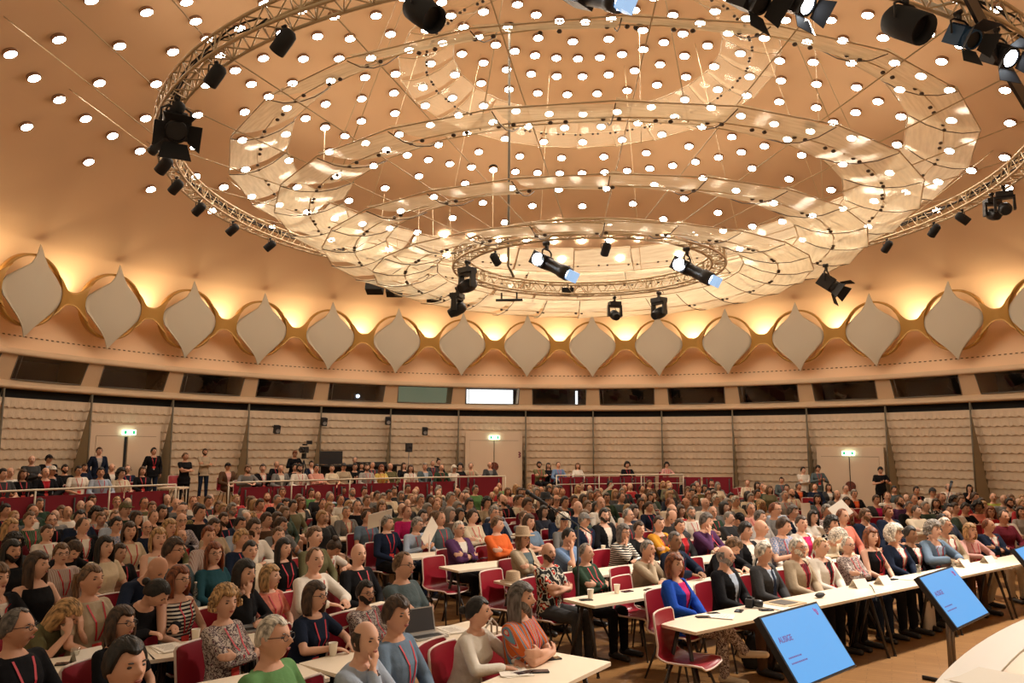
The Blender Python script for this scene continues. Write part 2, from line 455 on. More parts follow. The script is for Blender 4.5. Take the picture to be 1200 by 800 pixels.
def frame_at(t, r, z, tilt=0):
    """local +Y looks at the hall's axis, +Z up (leaning inwards by tilt)"""
    n = Vector((-math.sin(rad(t)), -math.cos(rad(t)), 0)); x = Vector((-n.y, n.x, 0))
    x = n.cross(Vector((0, 0, 1))); zz = Vector((0, 0, 1))
    nn = (n*math.cos(tilt)-zz*math.sin(tilt)); zz = (zz*math.cos(tilt)+n*math.sin(tilt))
    xx = nn.cross(zz)
    p = pol(t, r, z)
    return Matrix(((xx.x, nn.x, zz.x, p.x), (xx.y, nn.y, zz.y, p.y), (xx.z, nn.z, zz.z, p.z), (0, 0, 0, 1)))
nshade = 0
SHADE_X = []
for k in range(-12, 13):
    t = TH0+10*k
    q = px(pol(t, CRr, CZ))
    vis = q[2] > 0 and -60 < q[0] < 1260
    root = empty('cove_wall_light'); root.matrix_world = frame_at(t, CRr, CZ, TILT)
    nshade += 1
    SHADE_X.append((q[0] if q[2] > 0 else -999, root))
    new_obj('shade', SHM, root); new_obj('gold_hoop', HPM, root)
    sd = new_obj('gold_saddle', SDM, root)
    # saddle sits halfway to the next bay
    M1 = frame_at(t+5, CRr*math.cos(rad(5))+.05, CZ, TILT); sd.matrix_parent_inverse = Matrix.Identity(4)
    sd.matrix_basis = root.matrix_world.inverted() @ M1
    tag(root, 'gold hoop wall light with off-white lozenge shade in the cove under the dome', 'wall light', 'gold wall lights around the cove')
    # its uplighter, hidden behind the saddle
    l = bpy.data.lights.new('cove_uplight', 'SPOT'); l.energy = COVE_POWER; l.color = (1, .78, .46); l.shadow_soft_size = .10
    l.spot_size = rad(150); l.spot_blend = .9
    lo = bpy.data.objects.new('uplight_lamp', l); COL.objects.link(lo); lo.parent = root
    p = pol(t+5, 16.80, 6.80); aim = pol(t+5, 16.9, 9.0)
    Mw = Matrix.Translation(p) @ (aim-p).to_track_quat('-Z', 'Y').to_matrix().to_4x4()
    lo.matrix_basis = root.matrix_world.inverted() @ Mw
SHADE_X.sort(key=lambda q: q[0])
# ---- doors in the tiled wall
def double_door(num, tc, zf, ajar=False, sign_label='', disc=False):
    M = frame_at(tc, 17.22, zf)
    root = empty('door_%d' % num); root.matrix_world = M; tag(root, None, kind='structure')
    H = 2.52; Wd = 2.52
    m_ = MB(); m_.box((0, -.15, H/2), (Wd, .3, H)); 
    build('door_surround', m_, DOORM, root)
    for s_ in (-1, 1):
        lf = MB(); lf.box((s_*.55, 0, 1.07), (1.06, .05, 2.14))
        d = build('door_leaf', lf, DOORM, root)
        if ajar and s_ < 0: d.matrix_basis = Matrix.Translation((0, .02, 0))
        hd = MB(); hd.tube([(s_*.09, .03, 1.02), (s_*.09, .08, 1.02), (s_*.2, .08, 1.02)], .012, 6); build('door_handle', hd, BLACK, d)
    gp = MB(); gp.box((0 if not ajar else .06, .03, 1.07), (.012 if not ajar else .09, .03, 2.12)); build('door_gap', gp, DARK, root)
    gp = MB(); gp.box((0, .028, 2.15), (2.16, .012, .014)); build('door_head_joint', gp, mat('joint_brown', (.2, .13, .08), .7), root)
    if disc:
        dm = MB()
        for s_ in (-1, 1): dm.add([Vector((s_*(.012+.19*math.cos(a)), .045, 1.02+.19*math.sin(a))) for a in [rad(-90+180*k/14) for k in range(15)]], [tuple(range(15)) if s_ < 0 else tuple(range(15))[::-1]])
        build('push_plate', dm, mat('push_plate_brown', (.16, .035, .02), .5), root)
    # exit sign
    sg = empty('exit_sign'); sg.matrix_world = M @ Matrix.Translation((0, .10, H-.24))
    tag(sg, sign_label, 'exit sign')
    b_ = MB(); b_.box((0, 0, 0), (.46, .06, .16)); build('sign_box', b_, mat('sign_white', (.9, .95, .9), .5, emit=(.72, 1, .82), estr=2.6), sg)
    fg = MB(); G = []
    # running figure, door and arrow in green, standing proud of the box
    y = .035
    def q4(x0, z0, x1, z1): fg.box(((x0+x1)/2, y, (z0+z1)/2), (abs(x1-x0), .006, abs(z1-z0)))
    q4(-.20, -.06, -.11, .06); q4(.10, -.06, .19, .06); fg.ell((-.015, y, .05), (.016, .005, .016), 8, 6)
    for a_, b2 in (((-.02, .03), (-.05, -.01)), ((-.05, .02), (.02, .01)), ((-.05, -.01), (-.02, -.05)), ((-.05, -.01), (-.09, -.05))):
        fg.tube([(a_[0], y, a_[1]), (b2[0], y, b2[1])], .011, 4)
    fg.prism([(.03, .0), (.065, .035), (.065, .012), (.09, .012), (.09, -.012), (.065, -.012), (.065, -.035)], 0, .006, Matrix.Translation((0, y, 0)) @ Matrix.Rotation(PI/2, 4, 'X'))
    build('pictogram', fg, mat('sign_green', (.01, .30, .10), .5, emit=(.01, .45, .16), estr=.8), sg)
    return root
double_door(1, TH0-65, PLZ, True, 'lit green exit sign over the door that stands ajar')
double_door(2, TH0-14.6, PLZ, False, 'lit green exit sign over the door with a number beside it', True)
double_door(3, TH0+35.0, 0.0, False, 'lit green exit sign over the door where a person in black reads', True)

def text_mesh(txt, size, name, m, bold=0.0, depth=.002):
    c = bpy.data.curves.new(name, 'FONT'); c.body = txt; c.size = size; c.extrude = depth; c.offset = bold; c.align_x = 'LEFT'
    o = bpy.data.objects.new('tmp', c); COL.objects.link(o); bpy.context.view_layer.update()
    me = bpy.data.meshes.new_from_object(o.evaluated_get(bpy.context.evaluated_depsgraph_get())); bpy.data.objects.remove(o)
    me.name = name; me.materials.clear(); me.materials.append(m); return me
q = at(606.5, 530, 2.37); t_ = TH0-14.6
M = frame_at(t_, 17.22, PLZ)
n8 = new_obj('door_number', text_mesh('8', .34, 'number', mat('number_red', (.20, .03, .05), .6), .012)); n8.matrix_world = M @ Matrix.Translation((-1.02, .012, 1.42)) @ Matrix.Rotation(PI, 4, 'Z') @ Matrix.Rotation(PI/2, 4, 'X')
tag(n8, 'dark number 8 on the cream surround of the middle door', 'door number')
# ================================================================ CEILING RIG
# ---- recessed downlights: rings about the hall's axis on the dome
RINGS = [(.1188, 18, 0), (.1693, 18, -7), (.2146, 36, -3.4), (.2634, 36, -1.2), (.3126, 36, 3.8), (.3674, 36, -.9), (.4053, 36, 4.1), (.447, 36, -.9),
         (.492, 36, 4.1), (.5368, 72, -1.0), (.5843, 36, 4.1), (.6336, 36, -.9), (.6857, 36, 4.3), (.7378, 72, -1.0), (.7942, 36, 5.6)]
mb = MB(); mb.lathe([(.128, -.055), (.130, -.066), (.148, -.066), (.151, -.06), (.153, .03)], 20); DLT = mb.mesh('downlight_trim', mat('trim_brown', (.30, .17, .10), .6))
LENSM = mat('lamp_lens', (1, 1, 1), .5, emit=(1, .90, .76), estr=DOWNLIGHT_STRENGTH)
mb = MB(); mb.add([(.132*math.cos(2*PI*k/20), .132*math.sin(2*PI*k/20), -.060) for k in range(20)], [tuple(range(20))[::-1]])
DLL = mb.mesh('downlight_lens', LENSM)
dl_list = []
for (rr, n, off) in RINGS:
    for k in range(n):
        t = off+360.0*k/n
        r = rr*RH; p = pol(t, r, domez(r)); q = px(p)
        if q[2] < .5 or not (-25 < q[0] < 1225 and -25 < q[1] < 420): continue
        dl_list.append((rr, t, p, q))
def hall_matrix(t, r, p):
    s_ = 2*.36*r/RH                          # dome slope
    nrm = Vector((math.sin(rad(t))*s_, math.cos(rad(t))*s_, 1)).normalized()
    return Matrix.Translation(p-nrm*.01) @ nrm.to_track_quat('Z', 'Y').to_matrix().to_4x4()
# the 300 largest in view are things of their own
dl_list.sort(key=lambda e: e[3][2])
dl0 = None
for i, (rr, t, p, q) in enumerate(dl_list[:300]):
    if dl0 is None:
        dl0 = new_obj('ceiling_downlight', DLT); new_obj('lamp_lens', DLL, dl0); o = dl0
        tag(o, 'round white recessed downlight in a ring on the plaster dome', 'downlight', 'downlights in rings across the dome')
    else: o = copy_tree(dl0)
    o.matrix_world = hall_matrix(t, rr*RH, p)
if len(dl_list) > 300:
    mb = MB(); lens = MB()
    for (rr, t, p, q) in dl_list[300:]:
        M = hall_matrix(t, rr*RH, p)
        lens.add([M @ Vector((.132*math.cos(2*PI*k/16), .132*math.sin(2*PI*k/16), -.060)) for k in range(16)], [tuple(range(16))[::-1]])
    tag(build('far_ceiling_downlight', lens, LENSM), 'far small downlights high on the dome', 'downlight', 'downlights in rings across the dome', 'stuff')
# dark cable holes in the dome
HOLEM = mat('hole_black', (.01, .008, .006), .9)
for i, (x, y) in enumerate(((381, 147), (578, 196), (597, 30), (749, 32), (949, 147), (761, 196))):
    d = CF + CR*((x-600)/FPX) - CU*((y-400)/FPX); tt = 10.0
    for _ in range(60):
        P = CAM+d*tt; zz = domez(math.hypot(P.x, P.y)); tt += .5*((zz-CAM.z)/d.z-tt)
    P = CAM+d*tt; r = math.hypot(P.x, P.y); t = math.degrees(math.atan2(P.x, P.y))
    mb = MB(); mb.lathe([(0, -.004), (.15, -.004), (.16, .01)], 16)
    o = build('cable_hole', mb, HOLEM); o.matrix_world = hall_matrix(t, r, P)
    tag(o, 'dark round cable hole between the downlights on the dome', 'hole', 'cable holes in the dome')
    if i in (0, 1, 3):
        mb = MB(); mb.tube([P, (P.x, P.y, P.z-3.3)], .012, 5); tag(build('drop_wire', mb, WIRE), 'thin wire hanging straight down from a cable hole', 'wire', 'drop wires under the cable holes')
    if i == 2:
        mb = MB(); e = at(602, 318, CAMZ+.26*RH)
        mb.tube([P, P.lerp(Vector((P.x, P.y, e.z)), .5)+Vector((.01, 0, 0)), (P.x, P.y, e.z+.3), (P.x+.15, P.y, e.z)], .035, 6)
        tag(build('drop_cable', mb, POLE), 'thick dark cable hanging from the dome down to the small round truss', 'cable')

# ---- sails: rings of 24 perforated panels
def zz_(h): return CAMZ+h*RH
SAILS = [('outer', .468, .340, .400, .375, SAIL, 'outermost, steeply pitched'), ('second', .412, .295, .328, .314, SAIL, 'second from outside'),
         ('third', .352, .252, .272, .268, SAIL, 'third from outside'), ('inner', .288, .226, .205, .240, SAIL, 'innermost, around the small truss'),
         ('top', .262, .520, .188, .552, SHEER, 'small and clear, highest under the dome')]
NP = 24; OFF = 11.5
BOLT = mat('bolt_dark', (.06, .035, .02), .5)
for (nm, R0, h0, R1, h1, mt, desc) in SAILS:
    root = empty('acoustic_sail_ring', (0, 0, zz_(h0)))
    tag(root, 'ring of translucent ceiling sail panels, %s' % desc, 'acoustic sail ring')
    # one panel, centred on azimuth 0, local origin on the axis at height h0
    hw = 180.0/NP
    def panel(t0, t1, t2, lift):
        mb = MB(); V = []; F = []
        nu, nv = 4, 3
        k = math.cos(rad(hw))                # straight chords: polygonal ring
        for s_ in (0, 1):
            for j in range(nv+1):
                v = j/nv; r = (R0+(R1-R0)*v)*RH; z = (h1-h0)*RH*v - .10*math.sin(PI*v) + (.012 if s_ else 0)
                a = pol(-hw+.12, r, z); b = pol(hw-.12, r, z)
                for i in range(nu+1):
                    u = i/nu; p = a.lerp(b, u); p.z += lift*(u-.5); V.append(p)
        K = nu+1; B = K*(nv+1)
        for j in range(nv):
            for i in range(nu):
                F.append((j*K+i, j*K+i+1, (j+1)*K+i+1, (j+1)*K+i))
        mb.add(V[:B], F, 0, True); return mb
    PM = panel(0, 0, 0, .10).mesh('sail_panel', mt)
    for k in range(NP):
        new_obj('sail_panel', PM, root, (0, 0, 0), (0, 0, -rad(OFF+15*k+7.5)))
    fr = MB(); bo = MB(); dz = (h1-h0)*RH
    for k in range(NP):
        t = OFF+15*k
        a = pol(t, R0*RH, -.04); b = pol(t, R1*RH, dz-.04); m_ = pol(t, (R0+R1)/2*RH, dz/2-.20)
        fr.tube([a, a.lerp(m_, .5)+Vector((0, 0, -.04)), m_, b.lerp(m_, .5)+Vector((0, 0, -.04)), b], .009 if nm != 'top' else .010, 5, 0 if nm != 'top' else 1)
        for dt, s2 in ((-1.1, 0), (1.1, 0), (6.4, 1), (8.6, 1))[:2 if nm in ('inner', 'third') else 4]:
            c = pol(t+dt, (R0+R1)/2*RH*(1 if s2 == 0 else .992), dz/2-.13); bo.ell(c, (.042, .042, .03) if nm != 'top' else (.04, .04, .03), 6, 4)
    fr.tube([pol(OFF+7.5*k, (R0+R1)/2*RH, dz/2-.10) for k in range(48)], .012, 4, 1, closed=True)
    for rr2, z2 in ((R0, 0), (R1, dz)):
        fr.tube([pol(OFF+15*k, rr2*RH, z2) for k in range(24)], .013, 4, 1, closed=True)
    build('support_rods', fr, [BOLT, WIRE], root); tag(build('bolts', bo, BOLT, root), None)
# ---- round trusses
def truss(R_, h, w, nseg, label, r=.028):
    root = empty('round_lighting_truss', (0, 0, zz_(h))); tag(root, label, 'truss')
    N_ = nseg*3
    ch = []
    for (dr, dz) in ((-w/2, -w/2), (w/2, -w/2), (-w/2, w/2), (w/2, w/2)):
        mb = MB(); mb.tube([pol(360.0*k/N_, R_*RH+dr, dz) for k in range(N_)], r, 6, closed=True); build('chord', mb, TRUSSM, root); ch.append((dr, dz))
    mb = MB()
    for k in range(nseg):
        t = 360.0*k/nseg; t2 = 360.0*(k+.5)/nseg; t3 = 360.0*(k+1)/nseg
        P = lambda tt, i: pol(tt, R_*RH+ch[i][0], ch[i][1])
        for a, b in ((0, 1), (2, 3), (0, 2), (1, 3)):
            mb.tube([P(t, a), P(t2, b), P(t3, a)], r*.5, 4, cap=False)
        if k % 4 == 0:
            for a, b in ((0, 1), (1, 3), (3, 2), (2, 0)): mb.tube([P(t, a), P(t, b)], r*.6, 4, cap=False)
    build('bracing', mb, TRUSSM, root)
    return root
truss(.5356, .3485, .30, 120, 'large beige circular lattice truss carrying the theatre lights', .027)
truss(.1738, .2512, .30, 44, 'small beige circular lattice truss hanging under the middle of the sails', .027)
# cables running along the big truss
mb = MB()
for j in range(3):
    pts = [pol(t, .5356*RH+.04*math.sin(t*.31+j)+.05*(j-1), zz_(.3485)+.10+.04*math.sin(t*.53+2*j)) for t in range(-150, 151, 2)]
    mb.tube(pts, .018, 4)
tag(build('power_cable_bundle', mb, BLACKM), 'black power cables laid inside the large round truss', 'cable')
# ---- long thin suspension ropes between the trusses and up to the dome
def rope(a, b, label, grp, r=.011):
    mb = MB(); mb.tube([a, b], r, 5); o = build('suspension_rope', mb, WIRE); tag(o, label, 'rope', grp); return o
for k in range(24):
    t = OFF+15*k-3
    a = pol(t, .1738*RH, zz_(.2512)+.15); b = pol(t, .5356*RH, zz_(.3485)+.15)
    if abs(((t+180) % 360)-180) > 62:
        rope(a, b, 'thin rope stretched from the small truss out to the large truss', 'ropes between the two trusses')
    tt = ((t+180) % 360)-180
    if 50 < abs(tt) < 150:
        c = pol(t, .72*RH, domez(.72*RH))
        rope(b, c, 'thin rope slanting from the large truss up to the dome', 'ropes from the large truss to the dome')
for k in range(0, 12):
    t = OFF+30*k+4
    c = pol(t, .25*RH, domez(.25*RH)); a = pol(t, .37*RH, zz_(.296))
    rope(c, a, 'thin rope hanging from the dome down to the sails', 'ropes from the dome to the sails', .009)
# ---- theatre lights: four kinds, +Z up to the clamp, lamp looks along -Y tilted down
LITW = mat('lit_lamp_white', (1, 1, 1), .4, emit=(.86, .93, 1), estr=30)
LITD = mat('lamp_glass_dim', (.75, .72, .62), .2, emit=(1, .9, .7), estr=1.2)
GELB = mat('blue_gel', (.25, .45, .75), .3, emit=(.35, .55, .85), estr=.6)
BLUEM = mat('blue_lamp_housing', (.03, .09, .20), .4)
YEL = mat('yellow_knob', (.7, .5, .02), .4)
def clamp(mb):
    mb.lathe([(.02, -.02), (.045, -.02), (.045, .10), (.02, .10)], 10, Matrix.Rotation(PI/2, 3, 'X'), 0, (0, .05, .0)); mb.box((0, 0, -.07), (.05, .06, .12))
def yoke(mb, w, drop):
    mb.tube([(-w, 0, -.12-drop), (-w, 0, -.18), (-w*.6, 0, -.13), (w*.6, 0, -.13), (w, 0, -.18), (w, 0, -.12-drop)], .018, 6)
def mk_light(kind, lit):
    root = empty('theatre_light')
    mb = MB(); clamp(mb)
    if kind == 'moving':
        mb.box((0, 0, -.20), (.36, .28, .12)); build('base', mb, BLACK, root)
        y = MB()
        for s_ in (-1, 1): y.box((s_*.20, 0, -.42), (.06, .16, .36), None, 0, .8)
        y.box((0, 0, -.285), (.42, .18, .05)); build('yoke', y, BLACK, root)
        h = MB(); M = Matrix.Rotation(rad(115), 3, 'X')
        h.lathe([(0, -.24), (.11, -.23), (.15, -.12), (.15, .06), (.12, .17), (.115, .22), (.09, .225)], 18, M, 0, (0, 0, -.56)); hd = build('lamp_head', h, BLACK, root)
        l = MB(); l.lathe([(0, .22), (.09, .22)], 16, M, 0, (0, 0, -.56)); build('lens', l, LITW if lit else LITD if False else BLACKM, hd)
    elif kind == 'fresnel':
        yoke(mb, .20, .28); build('yoke', mb, BLACK, root)
        M = Matrix.Rotation(rad(38), 3, 'X')
        h = MB(); h.box((0, .0, -.42), (.34, .34, .30), M); h.lathe([(.15, 0), (.16, .12), (.13, .12)], 18, M @ Matrix.Rotation(PI/2, 3, 'X'), 0, Vector((0, 0, -.42))+M @ Vector((0, -.17, 0)))
        for q in range(5): h.box(Vector((0, 0, -.42))+M @ Vector((0, -.10+.06*q, .16)), (.30, .012, .04), M)
        bd = build('housing', h, BLUEM if lit == 2 else BLACK, root)
        l = MB(); l.lathe([(0, 0), (.13, 0)], 18, M @ Matrix.Rotation(PI/2, 3, 'X'), 0, Vector((0, 0, -.42))+M @ Vector((0, -.26, 0))); build('lens', l, LITW if lit == 1 else BLACK, bd)
        for q, (ax, an) in enumerate((('T', 35), ('B', -35), ('L', 35), ('R', -35))):
            d = MB(); c = Vector((0, 0, -.42))+M @ Vector((0, -.28, 0))
            if ax in 'TB':
                s_ = 1 if ax == 'T' else -1; Mq = M @ Matrix.Rotation(rad(s_*-35), 3, 'X')
                d.prism([(-.16, 0), (.16, 0), (.22, .26), (-.22, .26)], -.004, .004, Matrix.Translation(c+M @ Vector((0, 0, s_*.16))) @ (M @ Matrix.Rotation(PI, 3, 'Z') @ Matrix.Rotation(rad(s_*38), 3, 'X')).to_4x4())
            else:
                s_ = 1 if ax == 'L' else -1
                d.prism([(-.13, 0), (.13, 0), (.19, .24), (-.19, .24)], -.004, .004, Matrix.Translation(c+M @ Vector((s_*.16, 0, 0))) @ (M @ Matrix.Rotation(PI, 3, 'Z') @ Matrix.Rotation(rad(-s_*-38), 3, 'Z') @ Matrix.Rotation(PI/2, 3, 'Y')).to_4x4())
            build('barn_door', d, BLACKM, bd)
        k = MB(); k.lathe([(0, 0), (.03, 0), (.03, .04), (0, .04)], 10, Matrix.Rotation(PI/2, 3, 'Y'), 0, (.2, 0, -.40)); build('knob', k, YEL, root)
    elif kind == 'profile':
        yoke(mb, .17, .26); build('yoke', mb, BLACK, root)
        M = Matrix.Rotation(rad(30), 3, 'X')
        h = MB(); h.box(Vector((0, 0, -.40))+M @ Vector((0, .15, 0)), (.30, .32, .27), M)
        h.lathe([(.12, -.02), (.12, .36), (.14, .37), (.14, .56), (.10, .57)], 16, M @ Matrix.Rotation(PI/2, 3, 'X'), 0, (0, 0, -.40)); bd = build('housing', h, BLACK, root)
        l = MB(); l.lathe([(0, .55), (.10, .55)], 16, M @ Matrix.Rotation(PI/2, 3, 'X'), 0, (0, 0, -.40)); build('lens', l, LITW if lit else LITD, bd)
        if lit:
            l = MB(); l.box(Vector((0, 0, -.40))+M @ Vector((0, -.66, 0)), (.2, .14, .2), M); build('gel_frame', l, GELB, bd)
            l = MB(); l.ell(Vector((-.0, 0, -.40))+M @ Vector((-.16, .13, 0)), (.02, .13, .12), 10, 8, M); build('side_glow', l, LITW, bd)
    elif kind == 'can':
        yoke(mb, .24, .26); build('yoke', mb, BLACK, root)
        M = Matrix.Rotation(rad(40), 3, 'X') @ Matrix.Rotation(PI/2, 3, 'X')
        h = MB(); h.lathe([(0, -.36), (.13, -.35), (.20, -.27), (.21, -.10), (.205, .30), (.19, .31), (.185, .12)], 20, M, 0, (0, 0, -.42)); bd = build('housing', h, BLACKM, root)
        l = MB(); l.lathe([(0, .12), (.185, .12)], 16, M, 0, (0, 0, -.42)); build('lens', l, LITW if lit else BLACK, bd)
    return root
PROTO = {}
def theatre_light(kind, lit, P, yaw, s, label, tiltz=0):
    key = (kind, lit)
    if key not in PROTO: PROTO[key] = mk_light(kind, lit); o = PROTO[key]
    else: o = copy_tree(PROTO[key])
    o.location = P; o.rotation_euler = (0, tiltz, rad(yaw)); o.scale = (s, s, s); tag(o, label, 'stage light'); return o
def on_ring(x, y, R_, h):
    """point of the ring (radius R_*RH, height h) that the pixel column/row lies nearest to"""
    best = None
    for i in range(1440):
        p = pol(i*.25, R_*RH, zz_(h)); q = px(p)
        if q[2] < .3: continue
        d = (q[0]-x)**2+(q[1]-y)**2
        if best is None or d < best[0]: best = (d, p, i*.25)
    return best[1], best[2]
R1_, H1_ = .5356, .3485
LT = [ # x, y at the clamp, kind, lit, yaw relative to facing the axis, scale, label
    (215, 108, 'fresnel', 0, 'C', 1.15, 'large black barn-door light hanging from the left bend of the big truss, flaps nearly closed'),
    (243, 45, 'can', 0, 'L', .52, 'round black lamp above the left bend of the big truss'),
    (190, 92, 'can', 0, 'L', .5, 'black lamp sticking out left of the big truss, beside the large barn-door light'),
    (170, 133, 'profile', 0, 'L', .62, 'black lamp with a bright downlight behind it, left of the big truss'),
    (175, 176, 'can', 0, 'L', .55, 'small black lamp low on the left bend of the big truss'),
    (196, 207, 'can', 0, 'L', .5, 'small black lamp under the truss where it turns right'),
    (228, 234, 'can', 0, 'L', .5, 'second small black lamp under the left arc of the truss'),
    (270, 259, 'can', 0, 'L', .5, 'third small black lamp under the left arc of the truss'),
    (315, 278, 'can', 0, 'L', .5, 'fourth small black lamp under the left arc, before the sails hide the truss'),
    (328, 3, 'can', 0, 'L', .55, 'round black lamp on the truss at the top edge of the picture'),
    (500, -14, 'can', 0, 'S', .85, 'black cylinder spotlight with a pale lens, hanging at the top left of the sails'),
    (690, -22, 'profile', 1, 'S', .95, 'lit black spotlight with a blue gel, hanging at the top above the sails'),
    (872, -18, 'fresnel', 0, 'S', .9, 'black barn-door light with open flaps at the top, beside the boxy one'),
    (925, -14, 'fresnel', 1, 'S', .85, 'boxy black light with a yellow knob and a glowing blue-white front'),
    (1060, -22, 'can', 0, 'S', .95, 'big plain black can light pointing down, top right'),
    (1116, 18, 'fresnel', 2, 'S', .8, 'blue-cased light with wide black flaps, top right'),
    (1155, 42, 'fresnel', 1, 'S', .85, 'brightly burning white barn-door light beside the black ring beam'),
    (1166, 226, 'moving', 0, 'S', .85, 'black moving-head light under the right arc of the big truss'),
    (1190, 232, 'moving', 0, 'C', .9, 'second black moving-head light, half cut off at the right edge under the truss'),
    (1127, 238, 'can', 0, 'R', .5, 'small black lamp above the right arc of the truss'),
    (1095, 256, 'can', 0, 'B', .5, 'small black lamp under the right arc of the truss, nearest the moving heads'),
    (1040, 277, 'can', 0, 'B', .5, 'small black lamp under the right arc, where the truss meets the sails'),
]
for (x, y, kind, lit, dy, s, label) in LT:
    P, t = on_ring(x, y, R1_, H1_)
    q = px(P)
    drop = Vector((0, 0, -.17))
    # step sideways from the truss when the lamp is seen beside it
    P2 = P+drop
    tg = {'S': (9.5, -16.5), 'C': (1.5, -18), 'L': (-25, 2), 'R': (25, 0), 'B': (0, 25)}[dy]
    theatre_light(kind, lit, P2, math.degrees(math.atan2(tg[0]-P2.x, -(tg[1]-P2.y))), s, label)
LT2 = [
    (545, 300, 'moving', 0, 200, .95, 'black moving-head light at the left bend of the small truss'),
    (538, 318, 'moving', 0, 160, .9, 'second moving-head light just below the one on the small truss'),
    (640, 276, 'profile', 1, 'R', 1.0, 'glaring white spotlight with blue tip across the small truss'),
    (803, 297, 'profile', 1, 'R', 1.0, 'glaring white spotlight with blue tip at the right of the small truss'),
    (720, 342, 'moving', 0, 30, .85, 'black moving-head light hanging below the far rim of the small truss, turned sideways'),
    (771, 336, 'moving', 0, -10, .95, 'black moving-head light below the small truss, open yoke seen from the front'),
    (581, 292, 'can', 0, 10, .4, 'tiny black lamp on the near rim of the small truss, left of the glaring one'),
    (710, 262, 'can', 0, 10, .4, 'tiny black lamp on the near rim of the small truss, right of the glaring one'),
]
for (x, y, kind, lit, dy, s, label) in LT2:
    P, t = on_ring(x, y, .1738, .2512-.012)
    if 'second moving' in label: P = P+Vector((-.05, 0, -.35))
    theatre_light(kind, lit, P+Vector((0, 0, -.05)), 62 if dy == 'R' else -t+dy, s, label)
P = at(968, 311, zz_(.245)); 
theatre_light('fresnel', 0, P, 60, .95, 'lone black barn-door light hanging to the right of the sails')
mb = MB(); mb.tube([P+Vector((0, 0, .1)), (P.x, P.y, domez(math.hypot(P.x, P.y)))], .01, 5); tag(build('drop_wire', mb, WIRE), 'thin wire holding the lone barn-door light right of the sails', 'wire')
# small black spot fixtures / camera boxes on the small truss
mb = MB(); P, t = on_ring(666, 326, .1738, .2512); mb.box((0, 0, 0), (.32, .2, .16)); mb.box((0, -.12, 0), (.2, .06, .1)); mb.box((0, 0, .12), (.04, .04, .12))
o = build('junction_box', mb, BLACKM, None, P+Vector((0, 0, -.05)), (0, 0, 0)); tag(o, 'small black box on the far rim of the small truss', 'junction box')
mb = MB(); mb.tube([(-.35, 0, 0), (.35, 0, 0)], .035, 8); mb.box((-.2, 0, .1), (.04, .04, .2)); mb.box((.2, 0, .1), (.04, .04, .2)); P, t = on_ring(596, 338, .1738, .2512)
tag(build('wireless_antenna', mb, BLACKM, None, P+Vector((0, 0, -.42))), 'short black bar hanging below the left of the small truss', 'antenna')
# ---- flat black loudspeakers in a row under the far edge of the sails
for i, (x, y, w, h) in enumerate(((439, 337, 19, 11), (462, 340, 18, 11), (489, 342, 17, 6), (509, 348, 17, 8), (533, 350, 11, 6))):
    P = at(x, y, zz_(.262)); d = P-CAM
    sc_ = d.length/FPX
    mb = MB(); mb.box((0, 0, 0), (w*sc_, .34, h*sc_*1.0)); mb.box((0, 0, h*sc_*.5+.05), (.05, .05, .12)); mb.box((0, .175, 0), (w*sc_*.86, .01, h*sc_*.8))
    o = build('hanging_loudspeaker', mb, BLACKM, None, P, (rad(-18), 0, math.atan2(-d.x, d.y)*1+rad(6*(i-2))))
    mb = MB(); mb.tube([(0, 0, h*sc_*.5), (0, 0, 3.2)], .008, 4); build('hanger_wire', mb, WIRE, o)
    tag(o, ['black hanging loudspeaker farthest left in the row below the sails', 'second black hanging loudspeaker from the left below the sails', 'thin edge-on loudspeaker, third in the row below the sails', 'fourth black hanging loudspeaker below the sails', 'last and smallest hanging loudspeaker, next to the moving heads'][i], 'loudspeaker')
# ---- black ring beam of the stage canopy, upper right corner, with its truss arms
a, b = at(1150, 0, 8.0), at(1215, 118, 7.4)
d = (b-a); e0 = a-d*1.2; e1 = b+d*1.4
mb = MB(); n_ = 14; V = []
for i in range(n_+1):
    u = i/n_; p = e0.lerp(e1, u)+Vector((.0, .25*math.sin(PI*u), 0))
    V += [p+Vector((0, 0, -.16)), p+Vector((0, 0, .16)), p+Vector((.05, 0, .16)), p+Vector((.05, 0, -.16))]
F = []
for i in range(n_):
    for j in range(4): F.append((i*4+j, i*4+(j+1) % 4, (i+1)*4+(j+1) % 4, (i+1)*4+j))
mb.add(V, F); tag(build('curved_ring_beam', mb, BLACK), 'black curved beam crossing the upper right corner of the hall', 'beam')
mb = MB(); p0, p1 = at(1065, -6, 8.6), at(1165, 38, 8.2); p2, p3 = at(1100, -10, 8.9), at(1150, 8, 8.6)
mb.tube([p0, p1], .035, 8); mb.tube([p2, p3], .03, 8); mb.tube([p0.lerp(p1, .3), p2.lerp(p3, .5), p0.lerp(p1, .7)], .016, 5)
tag(build('pale_truss_arm', mb, mat('pale_aluminium', (.72, .66, .56), .4, metal=.2)), 'pale aluminium truss arm above the blue-cased light, top right', 'truss')
